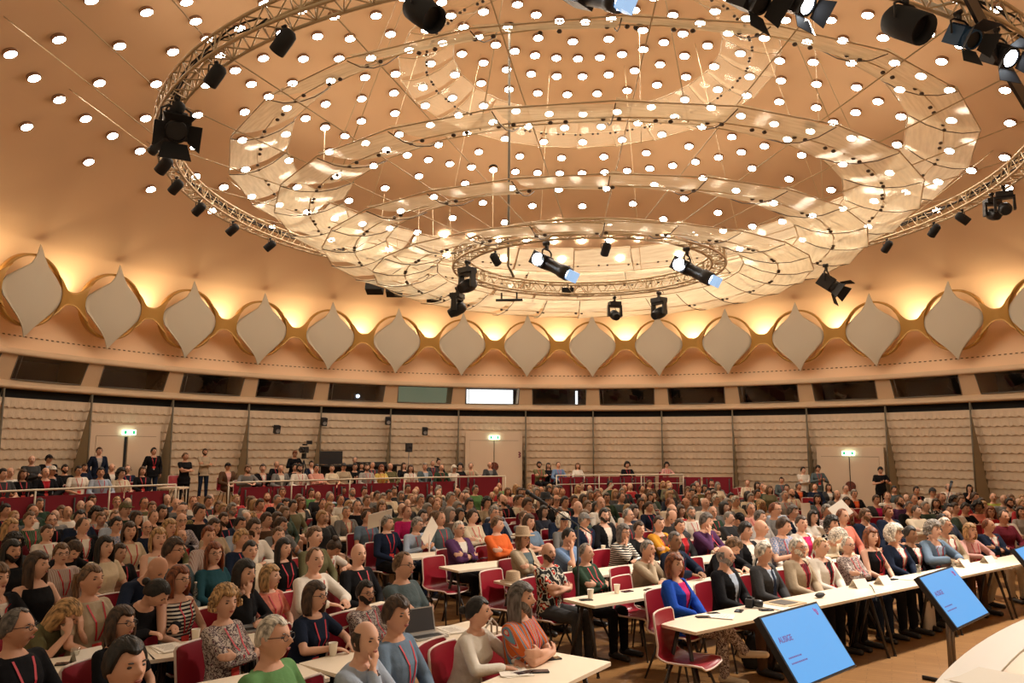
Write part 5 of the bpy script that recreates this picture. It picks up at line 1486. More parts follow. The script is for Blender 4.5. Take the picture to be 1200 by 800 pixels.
# ================================================================ THE AUDIENCE (x, y of each head in the photograph, look, pose)
NEAR = """
20 737 m re-e L:black l gn
67 722 f lo-y T:olive f N
140 702 f bu-k L:black w N
142 731 f bo-n T:black l gn
147 782 m sh-k T:black l N
320 748 m cr-w T:green l gN
424 752 m fr-n L:lblue c n
465 722 m pa-n L:sblue l n
562 718 f bu-k L:white t N
604 702 m lo-e T:multistripe x bn
366 700 f bo-n T:navy t gn
436 694 m sh-k L:speckle x gbn
466 664 m re-l L:slate x gN
265 707 f cu-y L:speckle x n
316 676 f bo-y T:coral l n
364 657 m re-l L:white t n
391 642 f tb-n T:white w n
420 650 m ba L:black l n
333 643 f lo-k T:black l n
359 630 f bu-l L:olive l N
316 628 f po-l V:black l N
292 646 f bu-k T:cream l N
258 675 f lo-k L:black c N
195 680 f bo-r V:bwstripe l gn
241 650 f lo-r L:teal l gN
186 666 m ba L:navy w N
193 647 m pa-n L:slate l gN
172 632 f bo-y V:white l n
142 650 m sh-n T:black x n
112 677 f po-l T:beige l n
87 649 m sh-l L:wstripe l gn
67 646 f lo-n L:black w N
37 664 f lo-n V:black l N
13 676 m pa-l J:black/white c n
13 647 m lo-k L:black l bN
123 640 f lo-k T:cream l N
25 637 f cu-k L:dgrey l N
791 662 f bo-r J:royal/magenta k N p:speckle s:cream
850 652 m fr-g J:black/lblue l bN
895 648 m sh-w J:dgrey/lblue l tN
934 642 m cr-w J:beige/wine l gbn
962 641 m cr-y J:white/black l n
994 639 m re-w L:speckle x gn
1021 629 f bo-r V:black l n p:black
1048 626 f fz-w J:navy/white l n
1072 626 m sh-k J:black/white l mn
1090 622 m cu-g J:sblue/lblue t n
1107 616 m cr-w J:beige/white l n
1139 622 f bo-y L:pink t n p:beige
1158 616 m re-r J:navy/white x nN p:beige
758 644 m cr-g L:beige c N
790 634 m cr-e J:navy/white t mn
687 648 m re-g L:dgreen x n
643 648 m ba T:floral x bN
613 631 f bo-l J:beige/slate x N hat:tan
665 629 m cr-k T:blue c N
667 611 f fz-w L:grey l N cap:navy
682 610 m sh-g J:navy/white l n cap:grey
703 605 m sh-k J:black/white l bN
730 624 f bo-e L:bwstripe c gN
736 604 m re-g L:dgrey l gn
756 620 m sh-n J:black/black l N
768 614 f bu-n J:mustard/brown x n
792 617 f bu-n J:dgrey/red l n
827 611 m pa-e L:purple c n
858 640 m pa-l L:black w N
880 622 m pa-k J:black/white l N
912 617 m sh-n T:bluecheck o n
865 608 m sh-k L:black w N cap:black
893 619 m ba L:white l N
583 615 m sh-l L:orange x N
538 620 m cr-w J:purple/white x gN
516 608 m re-l T:slate l n
485 615 m sh-g L:lblue o gn
457 613 m sh-g L:navy l n
430 606 m re-n T:sblue l n
561 605 m sh-n L:cream x n
572 602 m sh-g L:navy l gN
620 612 m bo-n T:sblue x N
657 603 m sh-n J:navy/pink l N
403 600 m cr-g J:grey/cream l n
390 607 f lo-r L:brown l N
945 613 f bu-n J:white/magenta l n
977 614 f cu-k L:leaf l N
991 628 f fz-w L:cream w N
1014 604 m sh-l J:navy/white l gbN
1041 600 m sh-r J:navy/white l N
1066 594 m cr-e J:black/white l tN
1119 596 m sh-n T:white l N
1097 590 f bo-n T:leaf l N
1146 594 f cu-k T:coral l mN
1161 600 f bo-r L:red l gN
1183 590 m sh-k J:black/white l gbN
1197 600 f bo-n L:lgrey l N
1054 588 m re-n L:purple l b
1164 583 m ba T:lime l N
"""
FAR = """
279 631 f pa-y L:navy l n
257 628 m sh-r L:wstripe l n
240 618 f bo-n L:beige l N
295 621 m sh-n L:white c gb
210 631 m fr-l J:black/red h n
205 618 f lo-y L:olive l N
220 610 m ba L:check c g
182 618 m fr-g L:navy l g
163 622 f bo-n T:cream l
102 616 m re-n J:black/white l n
59 624 f bu-n T:white l
12 619 f lo-y T:wine l
86 607 m sh-k J:navy/lblue l
43 608 f bu-l L:greenstripe l n
58 611 m re-n L:black l g
72 600 f bo-l T:white l n
40 600 m fr-l J:dgreen/white l
16 592 f lo-k T:black c
6 599 m sh-k L:navy l
46 591 m sh-e L:dgreen l
75 587 m cr-g L:brown l
108 587 m sh-n L:grey l g
104 594 m fr-g L:cream l g
137 589 m sh-y L:cream l g
112 603 m cu-k L:lgrey l n
136 606 m cr-l L:lblue l b
147 598 m sh-l L:dgreen l N cap:olive
147 615 m sh-k L:bluecheck l g
126 609 m sh-l L:wine l
159 607 f bo-n L:black l
169 590 m re-n L:olive l g
181 595 m sh-l L:white l
172 606 m re-l L:brown l n
191 601 f lo-k T:black l
204 591 m ba L:grey l
207 599 m ba L:camo l g
226 598 f bu-n L:navy l
229 588 m re-r L:white l
242 588 m sh-n L:dgrey l
256 594 f lo-l T:white l
242 601 m sh-k L:black l
274 598 m sh-g L:black l gb
253 610 m sh-n L:navy l b
273 616 m sh-k L:lblue l
291 607 m pa-y L:grey w
312 610 m sh-n L:brown l
329 616 m sh-n L:grey o
313 583 m re-r L:coral l b
325 586 m cr-g J:black/white l
339 591 m sh-k T:olive c
354 590 f bo-r J:dgrey/cream l g
372 591 m re-n L:black c
399 586 m re-n L:white l
414 594 m re-e T:black l
387 583 m re-g J:dgreen/magenta l
430 587 m sh-l L:brown l
442 595 f bo-l L:black l
413 577 m cr-g J:navy/white l gb
402 575 m sh-k L:navy l
427 576 m sh-n L:lgrey l
331 577 m sh-l L:dgrey l
348 574 f bo-k T:black l
301 576 m sh-n L:navy l n
365 578 m sh-n L:green l
305 592 m sh-n L:coral l
456 580 m sh-k L:cream x
465 597 f bu-k J:dgreen/white l n
484 600 m re-r L:magenta l
478 573 m sh-n L:dgrey l g
493 586 m sh-g L:beige c
505 571 f bo-n L:white l
517 592 m re-r L:dgreen l
499 607 m pa-l L:navy w
522 585 m sh-g L:grey l
532 568 m re-n L:lblue l
536 577 m fr-g L:cream l
541 582 m re-k L:white l
546 591 m pa-k T:black l gn
565 590 f cu-k T:beige l
557 574 m sh-e L:green l g
564 568 f bu-l T:white l n
585 570 m ba L:green l
596 576 f bo-l T:salmon l
589 587 m ba L:black l bn
610 586 f bu-n T:cream l
618 591 m pa-n L:wine l g
632 587 f lo-k L:black l N hat:black
627 600 m cr-g L:grey c
613 577 f bu-k L:dgrey l
643 574 f bo-n J:black/white l
634 575 m fr-l L:grey l g
652 586 m fr-n L:lgrey c g
652 576 m ba L:beige l
659 577 m re-r L:wine l
662 589 m sh-k L:black l
673 587 m sh-n L:teal l
676 595 m ba L:navy l
665 565 f bu-k T:white l
677 573 f bo-y T:cream l
700 582 m re-r L:white l
704 590 m fr-g T:white l
711 584 m sh-n L:dgreen l g
701 565 f bo-n T:pink l
715 568 m sh-k L:dgreen l
728 583 m re-n L:slate l
732 573 m fr-n L:dgrey l
747 566 m re-l L:black l
752 573 m re-k L:black x
751 590 f bo-n T:cream l
763 594 f po-n T:navy l n
762 579 f bo-l T:cream c
761 567 m sh-l L:brown l
777 568 f lo-y L:black l
782 599 m fr-g L:check l g
783 590 m re-r L:cream l
792 605 m fr-l L:dgrey w
804 563 m sh-k L:black l
806 581 m re-r L:grey l
808 590 m fr-r L:camo l
810 601 m cr-g T:white l b
822 590 m ba L:white l
819 573 f bu-r L:camo l
830 582 m sh-r L:dgrey l
834 566 m sh-k L:black x
849 563 m sh-n T:wine x
839 586 m sh-w L:lgrey l g
840 600 m ba T:dgreen x
862 588 m sh-w L:cream l
863 596 m re-g L:salmon l
876 566 m re-r L:cream l
888 579 m sh-k L:dgreen l
893 570 m re-e T:orange l g
893 593 f bo-y T:peach l m
903 598 m re-r L:grey l g
896 606 m sh-e L:lgrey l
899 560 f bo-k L:wine l
916 563 m sh-k L:slate l
922 572 m sh-k L:grey l
920 581 m cr-g L:lgrey l n
928 578 m ba T:cream l bn
936 570 m sh-e J:black/orange l
929 600 m pa-e J:navy/white l
955 571 m re-r L:navy l
958 585 f lo-k J:slate/pink l n
969 599 m sh-g L:speckle l
971 571 f lo-n J:dgrey/white l
981 580 m fr-g J:grey/wine l
983 606 m re-r L:coral l
991 573 m re-g L:white l g
992 588 f bo-n T:pink o n
1001 579 m sh-g J:black/orange l gn
1027 586 m sh-n J:dgrey/magenta l
1048 574 m sh-k T:slate l
1040 582 m re-l L:white l
1071 585 m re-e L:peach l n
1074 575 m sh-k T:black l g
1093 577 m sh-k L:white l N cap:dgrey
1103 584 m re-r L:dgreen l
1111 571 m fr-g L:white l
1123 587 f cu-k L:olive l m
1131 596 m sh-k L:black o
1136 572 f lo-k T:black c
1137 583 m sh-n L:dgrey l
1176 606 m re-n L:wine l
"""
PLAT = """
3 556 m sh-k T:dgrey l n
16 554 m fr-g L:white l
37 539 m fr-e L:dgrey X N .93
57 538 m sh-k J:black/lblue X N .93 cap:black
32 556 f bo-n T:black l n
44 554 m fr-g J:black/red l
61 552 m sh-w J:black/lblue l N cap:white
76 550 m sh-k L:black l b
92 552 m sh-k T:white l gn
99 548 f lo-n L:navy l
116 529 m sh-n J:navy/lgrey D
118 554 m sh-k L:lblue l n
131 548 m fr-n J:black/white l
142 555 f cu-k T:cream l n
149 550 m re-n L:navy l g
180 529 m sh-k J:black/black D
167 552 f lo-n L:black l n
217 535 f bu-l T:black X N p:black
240 530 m sh-n L:beige X bN p:navy
267 547 m sh-k J:brown/pink l N cap:black
288 550 m pa-l L:grey t b
308 549 m sh-n J:black/white l n
324 544 m fr-g L:black l
329 549 m re-n J:grey/white l
345 532 m sh-r L:black O
346 548 m sh-k L:black l
351 549 m pa-k L:white l b
365 544 m sh-k J:navy/white l
371 549 m sh-k L:salmon x g
389 549 f bu-n T:cream l
403 547 m sh-k L:beige l N cap:dgrey
414 547 m sh-k L:black o g
416 536 m re-g J:dgrey/white l N
424 546 f lo-k T:black l
430 548 m sh-n L:lgrey l b
436 545 m re-g L:dgrey l
447 549 f lo-r T:yellow l n
457 547 m fr-g L:olive l
473 546 f lo-n J:black/black l
481 549 f lo-n T:white l n
498 547 m sh-g J:slate/lblue l
507 543 m re-g L:dgrey l
514 541 f tb-k L:black l
519 548 m re-e L:dgreen l
530 549 f bo-w L:white l N cap:white
539 547 f cu-k L:black l
550 546 m re-k L:beige t
574 545 m fr-r J:dgrey/grey l g
632 545 m pa-k L:olive x gb
645 546 f lo-n L:black x
652 545 m re-n L:blue l
677 546 f bo-l L:white l
735 545 m cu-k L:black l
780 545 f cu-k L:pink t
941 551 m sh-k L:white X N
958 549 m sh-k L:slate O n
1031 551 m sh-k T:black O N p:black
"""
SEATROWS = []                                # (a, b, kind): lines the hips sit on
for k in range(0, 7):
    o_ = A0+STEP*k-NV*.43; SEATROWS.append((o_+U*.15, o_+U*(8.6 if k == 0 else 6.9 if k < 4 else 5.2), NV))
for pts, nm in LROWS:
    for a, b in zip(pts, pts[1:]):
        u_ = (a-b).normalized(); n_ = Vector((u_.y, -u_.x)); SEATROWS.append((b-n_*.43, a-n_*.43-u_*.15, n_))
def snap_row(x, y, rest):
    pose = POSE[rest[3]]; sk = pose_kit(pose, rest[0] == 'f', 0)['P']['skull']
    d = CF + CR*((x-600)/FPX) - CU*((y-400)/FPX); best = None
    for a, b, n_ in SEATROWS:
        a2, b2 = a+n_*sk.y, b+n_*sk.y; e = b2-a2
        den = d.x*e.y-d.y*e.x
        if abs(den) < 1e-6: continue
        w = a2-Vector((CAM.x, CAM.y)); t = (w.x*e.y-w.y*e.x)/den; u = (w.x*d.y-w.y*d.x)/den
        if t <= 0 or not -.02 <= u <= 1.02: continue
        s_ = (CAM.z+d.z*t)/sk.z
        if not .87 < s_ < 1.11: continue
        h = a+(b-a)*u
        if best is None or abs(s_-1.0) < abs(best[1]-1.0): best = (h, s_, n_)
    return best
def run(block, far, plat=False):
    for ln in block.strip().splitlines():
        tk = ln.split(); x, y = float(tk[0]), float(tk[1]); rest = tk[2:]; sc_ = None
        rest2 = [t for t in rest if not t.startswith('.9')]
        if len(rest2) != len(rest): sc_ = .93
        if any(abs(x-q['x']) < 3.5 and abs(y-q['y']) < 4 for q in PEOPLE): continue
        zf = PLZ if (plat and x < 900) else 0.0
        kw = {}
        if plat: 
            # seated rows behind the rail: heads seen too high for the platform's far part are moved back no further than the wall
            female = rest2[0] == 'f'; sd = rest2[3] in 'XDO'
            hh = pose_kit(POSE[rest2[3]], female, 0)['P']['skull'].z
            hz = zf+hh*(sc_ or (.97 if female else 1.0))
            p = at(x, y, hz)
            r = math.hypot(p.x, p.y)
            d = CF + CR*((x-600)/FPX) - CU*((y-400)/FPX)
            def on_ray(cond):
                t = 6.0
                while t < 45:
                    q_ = CAM+d*t
                    if cond(q_): return q_
                    t += .1
                return None
            rP = lambda q_: math.hypot(q_.x-PC.x, q_.y-PC.y)
            if x < 900:
                near_ = on_ray(lambda q_: rP(q_) > PR+.75+(.9 if sd else 0)); far_ = on_ray(lambda q_: rP(q_) > PR+.5 and math.hypot(q_.x, q_.y) > (16.5 if sd else 16.0))
                okp = rP(p) > PR+.75 and math.hypot(p.x, p.y) < 16.3 and 5 < (p-CAM).dot(d) and hz < CAMZ-.02
                if okp: kw['pos'] = (p.x, p.y, zf); sc_ = sc_ or (.97 if female else 1.0)
                else:
                    c_ = [q_ for q_ in (near_, far_) if q_ is not None]
                    p = min(c_, key=lambda q_: abs((q_.z-zf)/hh-1)); sc_ = max(.86, min(1.1, (p.z-zf)/hh))
                    kw['pos'] = (p.x, p.y, zf)
            else:
                p = on_ray(lambda q_: math.hypot(q_.x, q_.y) > (16.2 if x > 1000 else 15.8) and q_.y > 0); sc_ = max(.86, min(1.12, p.z/hh)); kw['pos'] = (p.x, p.y, 0)
        if not plat:
            r_ = snap_row(x, y, rest2)
            if r_: kw['hips'] = r_[0]; sc_ = r_[1]
        person(x, y, ' '.join(rest2), zf, far, scale=sc_, **kw)
run(NEAR, False); run(FAR, True); run(PLAT, True, True)
# spread neighbours that would sit inside one another, keeping everyone near the seat they take in the hall
PP = [q for q in PEOPLE if not q['st']]
for q in PP: q['p0'] = (q['o'].location.x, q['o'].location.y)
for it in range(60):
    for i, a in enumerate(PP):
        for b in PP[i+1:]:
            if abs(a['zf']-b['zf']) > .3: continue
            pa, pb = a['o'].location, b['o'].location; dx, dy = pb.x-pa.x, pb.y-pa.y; d = math.hypot(dx, dy)
            m_ = .47
            if d < m_:
                wa = .4 if a['row'] else 1.0; wb = .4 if b['row'] else 1.0; k = (m_-d)*.5/max(d, .05)/(wa+wb)
                # separate mostly along the line of sight so that the heads stay where they are seen
                pa.x -= dx*k*wa; pa.y -= dy*k*wa; pb.x += dx*k*wb; pb.y += dy*k*wb

    for q in PP:
        l_ = q['o'].location; dx, dy = l_.x-q['p0'][0], l_.y-q['p0'][1]; d = math.hypot(dx, dy); lim = .13 if q['row'] else .30
        if d > lim: l_.x = q['p0'][0]+dx*lim/d; l_.y = q['p0'][1]+dy*lim/d
# ================================================================ EMPTY AND OCCUPIED CHAIRS
for q in PEOPLE:
    o = q['o']
    if q['st']: continue
    q['chair'] = (o.location.x+math.sin(q['phi'])*.03, o.location.y-math.cos(q['phi'])*.03, q['phi'], q['zf'])
EMPTY = [ # x, y of the backrest top, turn, near, label
    (517, 755, 0, True, 'empty red chair with a white edge beside the person in the white blouse'),
    (775, 715, 0, True, 'white-edged red chair at the aisle end of the front row, by the blue jacket'),
    (507, 652, 0, True, 'empty red chair at the aisle end behind the pale table with two phones'),
    (574, 668, 0, True, 'red chair at the aisle beside the table with the straw hat'),
    (726, 675, 0, True, 'small red chair back between the grey shirt and the dark green pullover'),
]
for (x, y, dt, near, lb_) in EMPTY:
    p = at(x, y, .86); d = Vector((FOCAL.x-p.x, FOCAL.y-p.y)); phi = math.atan2(-d.x, d.y)+rad(dt)
    bx, by = p.x-math.sin(phi)*.27, p.y+math.cos(phi)*.27
    chair(bx, by, phi, near, lb_)
BACKROW = [(695, 606), (655, 598), (720, 601), (764, 597), (775, 577), (796, 580), (786, 593), (828, 595), (845, 579), (868, 583), (878, 594), (884, 603), (904, 583), (921, 590), (915, 604), (942, 598), (947, 583),
           (1008, 596), (1028, 606), (1046, 592), (1060, 604), (598, 607), (605, 614), (593, 596), (556, 581), (572, 590), (868, 571), (858, 572), (1040, 612), (740, 583), (717, 588), (640, 610), (1150, 606), (1083, 603), (205, 557)]
for i, (x, y) in enumerate(BACKROW):
    zf = PLZ if x < 210 else 0
    p = at(x, y, .86+zf); d = Vector((FOCAL.x-p.x, FOCAL.y-p.y)); phi = math.atan2(-d.x, d.y)
    chair(p.x-math.sin(phi)*.27, p.y+math.cos(phi)*.27, phi, False, 'empty red chair at the left end of the platform, beside the steps' if zf else 'empty red shell chair with a pale edge in the back rows', zf, None if zf else 'empty red chairs in the back rows')

# ================================================================ MONITORS ON FLOOR STANDS
SCRB = mat('screen_blue', (.02, .05, .1), .3, emit=(.12, .40, .82), estr=.66)
TXD = mat('screen_text', (.08, .02, .10), .5, emit=(.12, .06, .25), estr=.5)
def monitor(c, Mr, w, label, base=None):
    root = empty('floor_monitor', (c.x, c.y, 0)); h = w*9/16; tag(root, label, 'monitor')
    M = Matrix.Translation((0, 0, c.z)) @ Mr.to_4x4()
    mb = MB(); mb.box((0, 0, -.03), (w+.035, h+.035, .055)); mb.box((0, -.02, -.075), (w*.6, h*.5, .05)); o = build('casing', mb, BLACK, root); o.matrix_basis = M
    mb = MB(); mb.add([(-w/2, -h/2, .0005), (w/2, -h/2, .0005), (w/2, h/2, .0005), (-w/2, h/2, .0005)], [(0, 1, 2, 3)]); s_ = build('screen', mb, SCRB, o, (0, 0, 0))
    t = new_obj('screen_text', text_mesh('AUSIGE', w*.068, 'screen_text', TXD, .001, .0005), s_, (-w*.44, h*.10, .002))
    mb = MB(); rg_ = random.Random(3)
    for ln, wd in ((-.12, .20), (-.20, .26)):
        x = -w*.44
        while x < -w*.44+w*wd: l_ = rg_.uniform(.010, .03); mb.box((x+l_/2, h*ln, .002), (l_, .011, .001)); x += l_+.008
    build('text_lines', mb, TXD, s_)
    mb = MB(); mb.tube([(w*.40+.012*math.cos(2*PI*k/10), h*.38+.026*math.sin(2*PI*k/10), .002) for k in range(10)], .004, 4, closed=True); mb.box((w*.375, h*.42, .002), (.012, .03, .001))
    build('logo_mark', mb, mat('logo_purple', (.2, .02, .15), .5, emit=(.35, .05, .2), estr=.5), s_)
    st = MB(); cc = M @ Vector((0, -.02, -.10))
    for s2 in (-1, 1):
        ax = Mr @ Vector((1, 0, 0)); ax.z = 0; ax.normalize(); p = Vector((cc.x, cc.y, 0))+ax*s2*.05
        st.tube([(p.x, p.y, .04), (p.x, p.y, cc.z)], .024, 8)
    st.tube([cc+Vector((0, 0, 0)), M @ Vector((0, 0, -.08))], .03, 8)
    nrm = Mr @ Vector((0, 0, 1)); ax = Mr @ Vector((1, 0, 0)); ax.z = 0; ax.normalize(); fw2 = Vector((-ax.y, ax.x, 0))
    build('stand_post', st, mat('brushed_steel', (.20, .16, .13), .4, metal=.5), root)
    b2 = MB()
    for s2 in (-1, 1): b2.tube([(cc.x-ax.x*.4*s2, cc.y-ax.y*.4*s2, .02), (cc.x+ax.x*.02*s2, cc.y+ax.y*.02*s2, .04)], .02, 6)
    b2.tube([(cc.x-fw2.x*.30, cc.y-fw2.y*.30, .02), (cc.x+fw2.x*.30, cc.y+fw2.y*.30, .02)], .022, 6); b2.box((cc.x-fw2.x*.30, cc.y-fw2.y*.30, .012), (.14, .08, .022))
    build('stand_foot', b2, STEEL, root); return root
M2 = Matrix(((.66, -.453, .599), (.751, .382, -.538), (.015, .805, .593)))
M1 = Matrix(((.65, -.423, .631), (.759, .372, -.534), (-.009, .826, .563)))
monitor(Vector((1.735, -11.179, .86)), M1, .95, 'large tilted monitor with a blue slide, before the dark-suited people of the front row')
monitor(Vector((3.745, -9.113, .896)), M2, .95, 'tilted monitor with a blue slide on a double post, beside the white tote bag')
p = at(1199, 660, .90); monitor(p+Vector((.22, -.0, 0)), M2, .95, 'blue monitor cut off by the right picture edge')

# ================================================================ CURVED STAGE DESK, lower right corner
DC = Vector((8.34, -19.07)); DR = 8.32
mb = MB(); inn = MB()
def dpt(a, r, z): return (DC.x+r*math.cos(rad(a)), DC.y+r*math.sin(rad(a)), z)
K_ = 60; V = []; F = []
for i in range(K_+1):
    a = 100+85*i/K_
    V += [dpt(a, DR, 1.46), dpt(a, DR, 1.50), dpt(a, DR-.17, 1.50), dpt(a, DR-.17, 1.46)]
for i in range(K_):
    for j in range(4): F.append((i*4+j, i*4+(j+1) % 4, (i+1)*4+(j+1) % 4, (i+1)*4+j))
mb.add(V, F); V = []; F = []
for i in range(K_+1):
    a = 100+85*i/K_; V += [dpt(a, DR-.172, 1.492), dpt(a, DR-.75, 1.492), dpt(a, DR-.75, 1.46), dpt(a, DR-.172, 1.46)]
for i in range(K_):
    for j in range(4): F.append((i*4+j, (i+1)*4+j, (i+1)*4+(j+1) % 4, i*4+(j+1) % 4))
inn.add(V, F)
desk = empty('curved_stage_desk', (dpt(150, DR, 0)[0], dpt(150, DR, 0)[1], 0)); tag(desk, 'curved white-rimmed speakers desk in the lower right corner', 'desk')
o = build('white_rim', mb, mat('bright_white_laminate', (.92, .88, .82), .3, spec=.5), desk, -desk.location)
build('wood_top', inn, mat('pale_wood', (.74, .56, .36), .4), desk, -desk.location)
fr_ = MB(); V = []; F = []
for i in range(K_+1):
    a = 100+85*i/K_; V += [dpt(a, DR-.10, 0.0), dpt(a, DR-.10, 1.46), dpt(a, DR-.13, 1.46), dpt(a, DR-.13, 0.0)]
for i in range(K_):
    for j in range(4): F.append((i*4+j, i*4+(j+1) % 4, (i+1)*4+(j+1) % 4, (i+1)*4+j))
fr_.add(V, F); build('front_panel', fr_, WHITE, desk, -desk.location)
p = at(1165, 798, 1.50); mb = MB(); mb.box((0, 0, .004), (.30, .21, .008)); mb.box((.01, .01, .010), (.29, .20, .004), Matrix.Rotation(.2, 3, 'Z'))
tag(build('paper_sheet', mb, PAPER, None, (p.x, p.y, 1.493), (0, 0, .6)), 'white paper on the curved desk at the bottom right edge', 'paper')

# ================================================================ THINGS ON THE TABLES
TZ = .741
def on_table(x, y, dz=0): p = at(x, y, TZ); return Vector((p.x, p.y, TZ+dz))
TRZ = math.atan2(U.y, U.x)
def phone_mesh():
    mb = MB(); mb.prism([(-.035, -.07), (.035, -.07), (.038, -.066), (.038, .066), (.035, .07), (-.035, .07), (-.038, .066), (-.038, -.066)], 0, .009)
    mb.box((0, 0, .0095), (.068, .135, .001), None, 1); mb.lathe([(0, .0105), (.004, .0105)], 8, None, 2, (0, .062, 0)); return mb.mesh('smartphone', [BLACKM, mat('phone_glass', (.03, .03, .035), .1), GREY])
PHM = phone_mesh()
PH = [(687, 703, 'dark phone lying beside the first paper cup, second row of the right block'), (735, 693, 'phone on the table before the grey-beige shirt'), (760, 691, 'second phone further right before the grey-beige shirt'), (824, 723, 'phone nearest the blue jacket on the front table'),
      (835, 719, 'phone just right of the one nearest the blue jacket'), (866, 716, 'phone left of the black camera on the front table'), (898, 715, 'phone right of the black camera on the front table'), (1046, 679, 'phone between white papers in the middle of the front table'),
      (647, 772, 'phone at the aisle end of the nearest table, lower middle'), (614, 789, 'dark phone on the papers at the nearest table'), (632, 787, 'dark case beside the phone at the nearest table'), (556, 656, 'phone on the table behind the empty red chair'), (567, 654, 'dark sunglasses case next to the phone behind the empty red chair'),
      (722, 666, 'phone before the black-and-white striped shirt'), (615, 677, 'dark phone next to the straw hat'), (77, 778, 'phone on the small table end at the lower left'), (336, 756, 'phone before the coral top'), (870, 651, 'phone on the papers before the bent person in black')]
for i, (x, y, lb_) in enumerate(PH):
    tag(new_obj('smartphone', PHM, None, on_table(x, y), (0, 0, TRZ+RNG.uniform(-.6, .6)+PI/2)), lb_, 'phone')
def cup_mesh():
    mb = MB(); mb.lathe([(0, .002), (.027, 0), (.036, .095), (.0375, .097), (.0375, .100), (.0345, .099), (.026, .006), (0, .006)], 20); return mb.mesh('paper_cup', mat('cup_white', (.84, .78, .68), .5))
CUPM = cup_mesh()
for x, y, lb_ in ((692, 701, 'white paper cup at the aisle end of the second table row, right block'), (723, 695, 'white paper cup beside the dark phone, in front of the green pullover'), (229, 751, 'white paper cup at the end of the table behind the speckled blouse'),
                  (707, 646, 'white paper cup two rows behind the striped shirt table'), (390, 768, 'white paper cup beside the person covering half the face'), (851, 672, 'white cup on the table behind the blue jacket'), (812, 672, 'white cup close behind the blue jacket')):
    tag(new_obj('paper_cup', CUPM, None, on_table(x, y)), lb_, 'cup')
def glass_mesh():
    mb = MB(); mb.lathe([(0, .004), (.028, .002), (.034, .12), (.032, .12), (.026, .010), (0, .010)], 20); return mb.mesh('tumbler', TUMBLER)
GLS = glass_mesh()
for x, y, lb_ in ((1077, 672, 'water glass on the front table, left of the second monitor'), (1117, 664, 'water glass on the front table above the second monitor'), (87, 778, 'water glass on the small table end, lower left'), (668, 674, 'water glass near the floral shirt')):
    tag(new_obj('water_glass', GLS, None, on_table(x, y)), lb_, 'glass')
def sheets(n, w, h, seed, label, x, y, z=0, rz=0, tent=False):
    mb = MB(); rg_ = random.Random(seed)
    if tent:
        a = .10; mb.add([(-w/2, 0, a), (w/2, 0, a), (w/2, -.07, 0), (-w/2, -.07, 0), (w/2, .07, 0), (-w/2, .07, 0)], [(0, 3, 2, 1), (0, 1, 4, 5)]); mb.add([(-w/2, 0, a-.002), (w/2, 0, a-.002), (w/2, -.068, 0), (-w/2, -.068, 0), (w/2, .068, 0), (-w/2, .068, 0)], [(0, 1, 2, 3), (0, 5, 4, 1)])
    else:
        for i in range(n):
            mb.box((rg_.uniform(-.02, .02), rg_.uniform(-.02, .02), .0015+.003*i), (w, h, .0025), Matrix.Rotation(rg_.uniform(-.15, .15), 3, 'Z'))
        for j in range(6): mb.box((0, -h*.3+j*h*.1, .003*n+.0012), (w*.7*rg_.uniform(.6, 1), .004, .0006), None, 1)
    p = on_table(x, y)
    tag(build('paper_tent_card' if tent else 'paper_sheets', mb, [PAPER, mat('print_grey', (.35, .33, .32), .8)], None, (p.x, p.y, TZ+z), (0, 0, TRZ+rz)), label, 'name card' if tent else 'papers')
for i, (x, y, lb_, tent) in enumerate(((1007, 688, 'white folded name card before the speckled shirt in the front row', True), (1035, 684, 'white folded name card right of the cable on the front table', True), (1062, 678, 'white papers left of the water glass on the front table', False), (1130, 664, 'white folded name card above the second monitor', True),
        (1158, 659, 'white folded name card near the right end of the front table', True), (843, 722, 'flat papers on the front table before the black jacket', False), (905, 711, 'papers under the dark folder on the front table', False), (603, 786, 'papers on the nearest table before the white blouse', False),
        (528, 738, 'papers behind the grey laptop in the left block', False), (196, 759, 'printed papers before the black-and-white striped top', False), (290, 706, 'papers on the table behind the open silver laptop', False), (848, 655, 'papers before the navy jacket, third row', False), (905, 672, 'papers before the person in black bent forward', False),
        (1120, 620, 'papers at the back table on the right', False), (385, 688, 'papers beside the person in white writing', False), (102, 775, 'upright white card on the small table end, lower left', True))):
    sheets(3, .21, .297, i, lb_, x, y, 0, RNG.uniform(-.4, .4), tent)
def laptop(x, y, ang, label, closed=False, rz=0):
    root = empty('laptop', on_table(x, y), (0, 0, TRZ+rz)); tag(root, label, 'laptop')
    mb = MB(); mb.prism([(-.16, -.11), (.16, -.11), (.16, .11), (-.16, .11)], 0, .014); mb.box((0, .02, .0146), (.27, .10, .001), None, 1); build('base', mb, [LAPTOP, BLACKM], root)
    mb = MB(); M = Matrix.Translation((0, -.11, .014)) @ Matrix.Rotation(rad(-ang), 4, 'X') if not closed else Matrix.Translation((0, -.11, .014))
    mb.prism([(-.16, 0), (.16, 0), (.16, .215), (-.16, .215)], 0, .006, M); mb.prism([(-.15, .012), (.15, .012), (.15, .205), (-.15, .205)], -.0008, 0, M, 1); mb.prism([(-.018, .09), (.018, .09), (.018, .12), (-.018, .12)], .006, .0066, M, 1)
    build('lid', mb, [LAPTOP, mat('laptop_panel', (.05, .05, .06), .3)], root); return root
laptop(500, 746, 0, 'grey laptop with the lid up beside the steel blue shirt', rz=0)
bpy.data.objects[[o.name for o in COL.objects if o.name.startswith('laptop')][0]]
laptop(284, 739, 0, 'open silver laptop behind the speckled blouse', rz=0)
